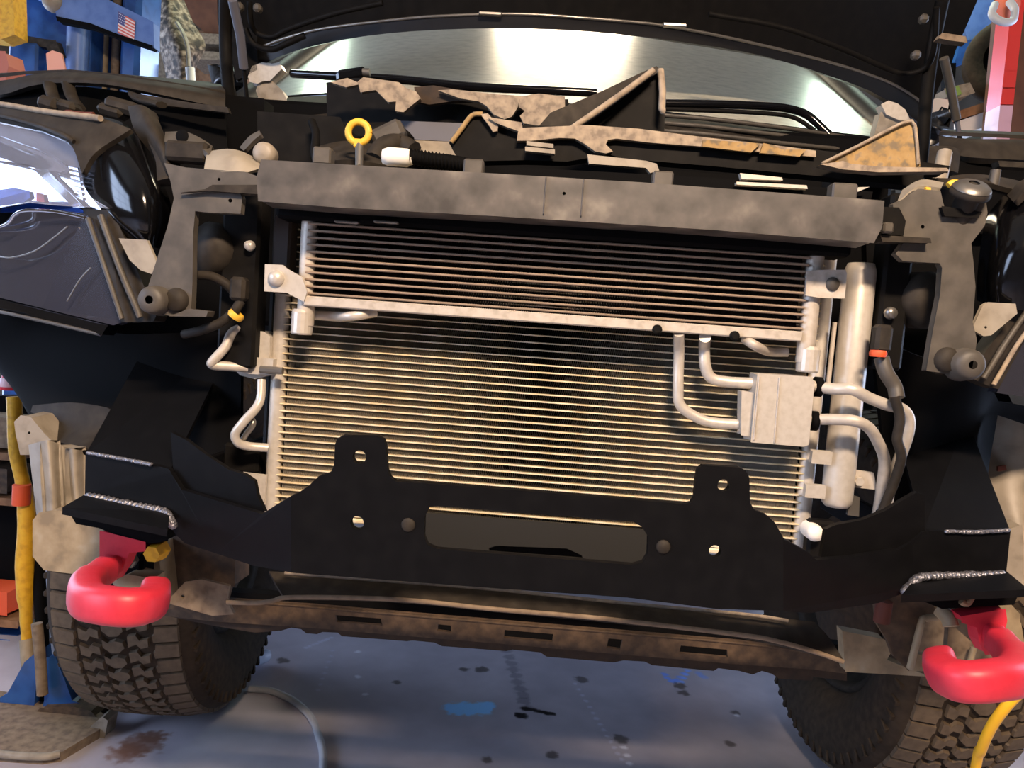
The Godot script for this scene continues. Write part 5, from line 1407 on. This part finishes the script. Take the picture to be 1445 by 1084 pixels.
# ------------------------------------------------------------------ workshop left
func build_left_background():
	var z := -3.4
	var lc := Node3D.new()
	var col := thing("lift_column", "blue steel lift column with a sloping crossbar and small flag sticker", "lift", Vector3(at(60, 60, z).x, 0, z))
	var xa := at(12, 60, z).x
	var xb := at(125, 60, z).x
	box("column_face", Vector3((xa + xb) / 2, 1.55, z - 0.1), Vector3(xb - xa, 3.1, 0.2), M.blue_paint, col, "", 0.02)
	rod("column_edge", [Vector3(at(112, 60, z).x, 0.0, z + 0.01), Vector3(at(112, 60, z).x, 3.1, z + 0.01)], 0.045, M.blue_beam, col, "", 12, 1)
	var xc := at(164, 60, z).x
	box("column_flange", Vector3(xc + 0.045, 1.55, z - 0.12), Vector3(0.09, 3.1, 0.2), M.blue_paint, col, "", 0.02)
	box("column_web", Vector3((xb + xc) / 2, 1.55, z - 0.22), Vector3(xc - xb + 0.02, 3.1, 0.03), M.liner, col, "", 0.004)
	for k in [134, 142, 158]:
		var x := at(k, 70, z - 0.1).x
		rod("lift_chain", [Vector3(x, 0.1, z - 0.13), Vector3(x, 3.0, z - 0.13)], 0.018, M.muddy if k != 142 else M.frame_tan, col, "", 8, 1)
	box("column_base", Vector3((xa + xc) / 2, 0.02, z - 0.1), Vector3(0.6, 0.04, 0.5), M.blue_paint, col, "", 0.01)
	var bar := plate("crossbar", [-40, -60, 76, -20, 150, 0, 215, 32, 216, 66, 200, 62, 160, 48, 128, 35, 82, 26, 78, 8, 40, -10, -40, -30], z + 0.12, 0.05, M.blue_beam, col, "pale blue sloping crossbar", [], 1.5)
	plate("bar_dark_lip", [80, 24, 128, 34, 160, 47, 214, 65, 214, 68, 160, 50, 128, 38, 82, 29], z + 0.125, 0.04, M.liner, col)  # dark strip along the lower edge of the crossbar
	# flag sticker: thirteen stripes and a blue corner, on the crossbar
	var fs := begin()
	flat(fs)
	var q := [at(167, 16, z + 0.124), at(191, 30, z + 0.124), at(189, 58, z + 0.124), at(166, 46, z + 0.124)]
	fs.set_uv(Vector2(0, 1)); fs.add_vertex(q[3]); fs.set_uv(Vector2(0, 0)); fs.add_vertex(q[0]); fs.set_uv(Vector2(1, 0)); fs.add_vertex(q[1])
	fs.set_uv(Vector2(0, 1)); fs.add_vertex(q[3]); fs.set_uv(Vector2(1, 0)); fs.add_vertex(q[1]); fs.set_uv(Vector2(1, 1)); fs.add_vertex(q[2])
	var im := Image.create(52, 52, false, Image.FORMAT_RGB8)
	im.fill(Color(0.93, 0.86, 0.82))
	for k in 7:
		im.fill_rect(Rect2i(0, k * 8, 52, 4), Color(0.84, 0.38, 0.32))
	im.fill_rect(Rect2i(0, 0, 22, 28), Color(0.3, 0.3, 0.5))
	for j in 4:
		for i in 4:
			im.fill_rect(Rect2i(2 + i * 5 + (j % 2) * 2, 3 + j * 6, 2, 2), Color(0.95, 0.93, 0.92))
	var fm := mat(Color.WHITE, 0.5)
	fm.albedo_texture = ImageTexture.create_from_image(im)
	put(fs, "flag_sticker", fm, col, "small striped flag sticker with a starred corner")
	turned("bracket_knob", [Vector2(0, 0.05), Vector2(0.03, 0.05), Vector2(0.045, 0.02), Vector2(0.045, 0.0)], at(78, 4, z + 0.1), FACING, M.frame_pale, col, "", 14)
	plate("handle_loop", [10, 56, 40, 52, 62, 56, 78, 58, 84, 76, 72, 76, 66, 66, 40, 62, 14, 62], z + 0.08, 0.04, M.dusty_black, col, "dark curved handle on the column", [], 1.2)
	box("lock_box", at(38, 84, z + 0.06), Vector3(0.13, 0.13, 0.06), M.blue_paint, col, "", 0.01)
	var tg := plate("hanging_tag", [66, 76, 74, 72, 86, 76, 92, 102, 68, 102], z + 0.16, 0.01, M.orange, self, "", [], 1.0)
	tg.material_override = mat(c("e8a488"), 0.6)
	tag(tg, "pinkish paper tag hanging on the blue lift column", "tag")
	var yp := plate("yellow_post", [-40, -40, 16, -40, 19, 48, 0, 54, -40, 50], -3.1, 0.08, M.yellow_post, self, "", [], 1.5)
	tag(yp, "yellow post at the top corner beside the blue lift column", "post")
	var pk := plate("copper_jug", [-40, 72, 6, 74, 10, 92, 6, 112, -40, 112], -3.0, 0.1, mat(c("b0624a"), 0.5), self, "", [], 2.0)
	tag(pk, "copper coloured jug half hidden by the fender beside the lift column", "jug")
	# tan cupboard side and shelf of clutter
	var cab := thing("tool_cabinet", "tan metal cabinet standing right of the blue lift column", "cabinet", Vector3(at(205, 100, -4.2).x, 0, -4.2))
	plate("door", [184, 64, 216, 70, 222, 118, 180, 118], -4.2, 0.3, M.frame_tan, cab, "", [], 1.5)
	plate("edge", [216, 72, 232, 78, 236, 120, 221, 118], -4.18, 0.3, M.muddy, cab, "", [], 1.5)
	var cw0 := at(180, 112, -4.37)
	var cw1 := at(238, 116, -4.37)
	box("body", Vector3((cw0.x + cw1.x) / 2, cw0.y / 2, -4.37), Vector3(cw1.x - cw0.x, cw0.y, 0.3), M.frame_tan, cab, "", 0.005)
	var sh := thing("clutter_shelf", "wooden wall shelves with pale boards above the door mirror", "shelf", Vector3(at(280, 60, -5.0).x, 0, -5.0))
	plate("shelf_board", [252, 46, 330, 50, 330, 62, 262, 60], -5.0, 0.3, M.muddy, sh, "", [], 1.0)
	plate("shelf_board", [268, 72, 336, 76, 336, 84, 262, 82], -5.0, 0.3, M.muddy, sh, "", [], 1.0)
	plate("shelf_back", [240, -30, 345, -30, 345, 46, 292, 47, 268, 26, 254, 6], -5.1, 0.06, M.brown_wall, sh, "orange brown panel", [], 1.0)
	plate("shelf_back", [240, 40, 345, 50, 345, 120, 240, 120], -5.3, 0.06, M.wood, sh, "", [], 1.0)
	plate("upright", [336, -20, 346, -20, 346, 420, 336, 420], -5.02, 0.2, M.wood, sh, "", [], 1.0)
	plate("upright", [236, -20, 246, -20, 246, 420, 236, 420], -5.2, 0.2, M.wood, sh, "", [], 1.0)
	# a heap of belts and rags hung in front of it
	var bag := skin("hanging_jacket", [[218, -20, -4.0, 236, -20, -3.94, 252, -20, -4.0], [212, 30, -4.0, 240, 24, -3.9, 272, 30, -4.0], [224, 66, -4.0, 250, 62, -3.88, 290, 64, -4.0], [232, 96, -4.0, 256, 92, -3.9, 278, 92, -4.0], [236, 122, -4.0, 256, 122, -3.92, 274, 122, -4.0]], 0.06, M.junk, self, "", 5, 5)
	tag(bag, "rumpled brown and grey jacket hanging between cabinet and shelves", "jacket")
	var rg := rod("paper_roll", way([270, 118, -3.75, 268, 96, -3.75]), 0.022, M.white, self, "", 14, 1)
	tag(rg, "short white paper roll behind the fender edge", "paper roll")
	var strap := rod("white_strap", way([250, 32, -3.8, 258, 46, -3.79, 264, 62, -3.79, 266, 78, -3.79, 267, 94, -3.79]), 0.014, M.frame_pale, self, "", 8, 5, Vector2(1.0, 0.5))
	tag(strap, "crumpled white strap hanging down the rumpled jacket", "strap")
	# low left: stand with yellow post, rails and clutter beside the wheel
	var base_z := -1.25
	var stand := thing("jack_stand", "blue steel stand with a yellow post on a rounded base plate", "jack stand", ground(60, 1010))
	var bp := ground(70, 1010)
	var st := begin()
	var out := [[-90, 985], [-60, 1048], [0, 1062], [60, 1066], [86, 1062], [140, 1030], [150, 1012], [142, 1004], [110, 1000], [60, 985], [0, 975]]
	var fl := []
	for o in out: fl.append(ground(o[0], o[1], 0.02))
	flat(st)
	for i in range(1, fl.size() - 1):
		var nrm: Vector3 = (fl[i] - fl[0]).cross(fl[i + 1] - fl[0])
		if nrm.y > 0: tri(st, fl[0], fl[i], fl[i + 1])
		else: tri(st, fl[0], fl[i + 1], fl[i])
	for i in fl.size():
		var a: Vector3 = fl[i]
		var b: Vector3 = fl[(i + 1) % fl.size()]
		quad(st, a, a + Vector3.DOWN * 0.02, b + Vector3.DOWN * 0.02, b)
	put(st, "base_plate", M.muddy, stand, "brown rounded base plate")
	rod("plate_edge", [ground(-60, 1050, 0.02), ground(0, 1064, 0.02), ground(60, 1068, 0.02), ground(84, 1064, 0.02)], 0.008, M.frame_pale, stand, "pale worn edge", 8)
	rod("plate_edge", [ground(86, 1062, 0.012), ground(112, 1046, 0.012), ground(140, 1030, 0.012)], 0.006, M.liner, stand, "", 8)
	var foot := ground(80, 1010)
	plate("foot_block", [44, 1018, 58, 1002, 100, 1000, 126, 1006, 132, 1012, 122, 1030, 92, 1036, 50, 1032], ground(90, 1020).z, 0.08, M.rust, stand, "brown weld-on foot", [], 3.0)
	plate("white_foot", [112, 1048, 132, 1024, 144, 1014, 150, 1018, 146, 1040, 140, 1046], ground(130, 1040).z, 0.04, M.frame_pale, stand, "pale worn corner block", [], 2.0)
	var sz := ground(70, 1010).z
	plate("blue_leg", [36, 936, 50, 924, 52, 940, 46, 1000, 20, 1030, -40, 1034, -40, 1010, 12, 980], sz, 0.05, M.blue_paint, stand, "", [], 2.0)
	plate("blue_leg", [66, 930, 76, 928, 90, 962, 100, 990, 136, 1004, 130, 1016, 100, 1010, 60, 1006, 64, 990], sz, 0.05, M.blue_paint, stand, "", [], 2.0)
	rod("inner_post", way([60, 980, sz + 0.02, 57, 930, sz + 0.02, 52, 880, sz + 0.02]), 0.012, M.muddy, stand, "", 10, 1)
	rod("steel_post", way([64, 1000, sz - 0.03, 60, 900, sz - 0.05, 54, 800, sz - 0.08, 48, 700, sz - 0.1]), 0.014, M.liner, stand, "", 12, 1)
	rod("yellow_post", way([38, 905, sz - 0.06, 37, 860, sz - 0.06, 35, 800, sz - 0.06, 38, 740, sz - 0.06, 34, 690, sz - 0.06, 24, 640, sz - 0.06, 20, 560, sz - 0.06]), [0.012, 0.014, 0.019, 0.02, 0.019, 0.017, 0.015, 0.017, 0.016], M.yellow_post, stand, "yellow bent post", 12, 3)
	rod("lower_post", way([44, 960, sz - 0.04, 40, 930, sz - 0.05, 38, 902, sz - 0.06]), 0.016, M.frame_tan, stand, "", 12, 1)
	rod("orange_band", way([30, 712, sz - 0.045, 31, 684, sz - 0.045]), 0.019, M.orange, stand, "orange band on the post", 12, 1)
	turned("red_cap", [Vector2(0, 0.06), Vector2(0.012, 0.06), Vector2(0.014, 0.03), Vector2(0.02, 0.0), Vector2(0, 0)], at(12, 550, sz - 0.06), Basis.IDENTITY, mat(c("e0283a"), 0.4), stand, "red post cap", 14)
	turned("white_band", [Vector2(0.015, 0.026), Vector2(0.0165, 0.024), Vector2(0.019, 0.006), Vector2(0.018, 0.005)], at(12, 549, sz - 0.06), Basis.IDENTITY, mat(c("f0c8cc"), 0.4), stand, "white band of the cap", 14)
	var rk := thing("parts_rack", "dark rack with orange and brown boxes at the left frame edge", "rack", ground(-30, 960))
	var rz := -2.1
	plate("back_panel", [-120, 560, 28, 560, 34, 960, -120, 960], rz, 0.05, M.liner, rk)
	for y in [642, 706, 878, 930]:
		plate("rack_shelf", [-120, y - 13.4, 24, y, 24, y + 8, -120, y - 5], rz + 0.12, 0.115, M.wood if y != 930 else M.muddy, rk)
	for b in [[838, 876, 8, 0], [592, 640, 10, 1], [664, 704, 8, 2], [905, 928, 12, 3]]:
		var ob := plate("parts_box", [-120, b[0] - 12.2, b[2], b[0], b[2], b[1] - 9, -120, b[1] - 21.2], rz + 0.11, 0.09, [M.orange, M.muddy, M.rust, M.blue_paint][b[3]], self, "", [], 2.0)
		tag(ob, ["orange box on the dark rack below the yellow post", "brown box high on the dark rack under the red cap", "dark brown box in the middle of the dark rack", "small blue box on the lowest board of the dark rack"][b[3]], "box")

# ------------------------------------------------------------------ workshop right
func build_right_background():
	var z := -3.2
	var col := thing("red_column", "brown lift column with a red and white striped edge", "lift", Vector3(at(1440, 100, z).x, 0, z))
	plate("column_face", [1470, -300, 1590, -300, 1486, 770, 1371, 760], z, 0.2, M.brown_wall, col, "", [], 1.0)
	var n := 9
	for k in n:
		var ya := lerpf(-20.0, 196.0, float(k) / n)
		var yb := lerpf(-20.0, 196.0, float(k + 1) / n)
		var xa := lerpf(1448.0, 1424.0, float(k) / n)
		var xb := lerpf(1448.0, 1424.0, float(k + 1) / n)
		var w := 17.0
		var rd := plate("edge_band", [xa - w, ya, xa, ya, xb, yb, xb - w, yb], z + 0.02, 0.1, mat(c("e2403a"), 0.4) if k < 7 else mat(c("dcb0c0"), 0.4), col, "", [], 0.6)
	box("column_base", Vector3(at(1430, 760, z).x, 0.02, z - 0.1), Vector3(0.55, 0.04, 0.5), M.brown_wall, col, "", 0.01)
	# stored tyre
	var tz := -3.6
	var ty := Node3D.new()
	var t0 := at(1424, 86, tz)
	var sp := thing("spare_tyre", "dark tyre stored on the rack behind the red edged column", "tyre", t0)
	var facing := Basis(Vector3.UP, -0.5) * FACING
	turned("tread_ring", [Vector2(0.10, 0.06), Vector2(0.14, 0.075), Vector2(0.168, 0.07), Vector2(0.18, 0.045), Vector2(0.184, 0.0), Vector2(0.18, -0.05), Vector2(0.168, -0.07), Vector2(0.12, -0.07)], t0, facing, M.rubber_dark, sp, "", 40)
	turned("wheel_disc", [Vector2(0, 0.02), Vector2(0.05, 0.03), Vector2(0.09, 0.03), Vector2(0.105, 0.057), Vector2(0.11, -0.06)], t0, facing, M.liner, sp, "", 32)
	# rack and lit bench
	var rk := thing("tyre_rack", "blue painted tyre rack with a pale lit shelf edge", "rack", Vector3(at(1400, 160, -3.7).x, 0, -3.7))
	plate("blue_sheet", [1372, -30, 1430, -30, 1432, 10, 1400, 46, 1366, 56, 1362, 40], -4.0, 0.03, M.blue_beam, rk, "", [], 1.0)
	plate("blue_sheet", [1356, 62, 1400, 50, 1390, 76, 1346, 94], -3.98, 0.03, M.blue_paint, rk, "", [], 1.0)
	plate("dark_sheet", [1300, -30, 1385, -30, 1362, 60, 1346, 100, 1300, 110], -4.1, 0.03, M.liner, rk, "", [], 1.0)
	plate("shelf_edge", [1352, 172, 1424, 147, 1432, 150, 1430, 168, 1362, 186, 1352, 180], -3.5, 0.3, M.white, rk, "pale lit shelf edge", [], 1.0)
	plate("wood_edge", [1352, 158, 1405, 140, 1424, 141, 1424, 146, 1352, 168], -3.48, 0.3, M.wood, rk, "", [], 1.0)
	plate("post", [1340, 90, 1348, 90, 1310, 740, 1302, 740], -3.7, 0.06, M.liner, rk)
	plate("green_panel", [1346, 186, 1424, 170, 1426, 198, 1346, 200], -3.75, 0.04, mat(c("4c4a30"), 0.6), rk, "dull green panel", [], 1.0)
	plate("shelf_board", [1296, 160, 1342, 164, 1342, 171, 1296, 168], -3.28, 0.3, M.liner, rk, "", [], 1.0)
	var bt := plate("white_box", [1305, 146, 1322, 140, 1338, 142, 1336, 156, 1318, 158, 1306, 156], -3.3, 0.15, M.white, self, "", [], 1.5)
	tag(bt, "bluish white box just behind the hood hinge", "box")
	var gb := plate("paper_sack", [1334, 126, 1352, 122, 1368, 118, 1374, 130, 1350, 138, 1338, 136], -3.5, 0.15, M.frame_pale, self, "", [], 1.5)
	tag(gb, "pale paper sack with a green patch behind the gas strut", "sack")
	plate("green_patch", [1338, 127, 1352, 122, 1356, 132, 1340, 136], -3.48, 0.01, mat(c("7fa050"), 0.6), gb, "green patch")
	var ca := rod("wire_coil", way([1404, 6, -3.0, 1400, 20, -2.98, 1412, 30, -2.97, 1428, 30, -2.97, 1432, 14, -2.98, 1424, 2, -3.0]), 0.014, mat(c("cfd6e0"), 0.4), self, "", 8)
	tag(ca, "pale coiled cable hanging beside the red striped edge", "cable")
	var rag := skin("orange_rag", [[1406, -10, -3.1, 1424, -14, -3.06, 1440, -10, -3.1], [1404, 8, -3.1, 1422, 6, -3.04, 1440, 8, -3.08], [1408, 24, -3.1, 1420, 26, -3.06, 1434, 22, -3.08]], 0.02, mat(c("d86a4a"), 0.7), self, "", 4, 4)
	tag(rag, "orange rag bundled in the coiled cable", "rag")

# ------------------------------------------------------------------ things on the floor
func build_floor_things():
	var ps := []
	for q in [[352, 972], [358, 972.5], [364, 973], [385, 976], [415, 990], [438, 1012], [450, 1040], [456, 1070], [452, 1110], [440, 1150]]:
		ps.append(ground(q[0], q[1], 0.009))
	var ah := rod("air_hose", ps, 0.0075, M.hose_white, self, "", 10)
	tag(ah, "white braided air hose curving across the floor", "hose")
	var rg := begin()
	var dp := curve(ps, 24)
	for i in range(1, dp.size() - 1):
		var t: Vector3 = (dp[i + 1] - dp[i - 1]).normalized()
		lathe(rg, [Vector2(0.007, -0.0022), Vector2(0.0088, 0.0), Vector2(0.007, 0.0022)], dp[i], Basis(Vector3.UP, t, Vector3.UP.cross(t)), 8)
	put(rg, "braid_ring", M.hose_white, ah).set_meta("kind", "stuff")
	var bulb := ground(357, 932, 0.02)
	var lb := thing("inspection_lamp", "small pale lamp head lying on the floor behind the tyre", "lamp", Vector3(bulb.x, 0, bulb.z))
	var axis := Vector3(0.62, 0.1, -0.75).normalized()
	var turn := Basis(axis.cross(Vector3.UP).normalized(), axis, axis.cross(Vector3.UP).normalized().cross(axis))
	turned("lens_cap", [Vector2(0.017, -0.03), Vector2(0.019, 0.01), Vector2(0.0175, 0.028), Vector2(0.011, 0.037), Vector2(0, 0.04)], bulb + axis * 0.012, turn, mat(c("cdd8ee"), 0.3), lb, "", 18)
	turned("cream_collar", [Vector2(0.001, -0.02), Vector2(0.01, -0.019), Vector2(0.017, -0.006), Vector2(0.02, 0.006), Vector2(0.017, 0.011)], bulb - axis * 0.03, turn, mat(c("d8d2ac"), 0.5), lb, "cream collar", 18)
	rod("lamp_cord", [bulb - axis * 0.04, Vector3(bulb.x, 0.010, bulb.z) - axis * 0.09, Vector3(bulb.x, 0.005, bulb.z) - axis * 0.2], 0.004, M.hose_white, lb, "", 8)
	var yh := rod("yellow_hose", [at(1470, 955, -0.93), at(1446, 972, -0.9), at(1424, 992, -0.9), at(1400, 1024, -0.92), at(1384, 1060, -0.95), at(1374, 1100, -1.0), Vector3(at(1366, 1150, -1.06).x, 0.012, -1.08), Vector3(0.5, 0.009, -0.9), Vector3(0.3, 0.009, -0.6)], 0.0062, M.hose_yellow, self, "", 12)
	tag(yh, "yellow air hose hanging past the tow hook in front of the tyre", "hose")
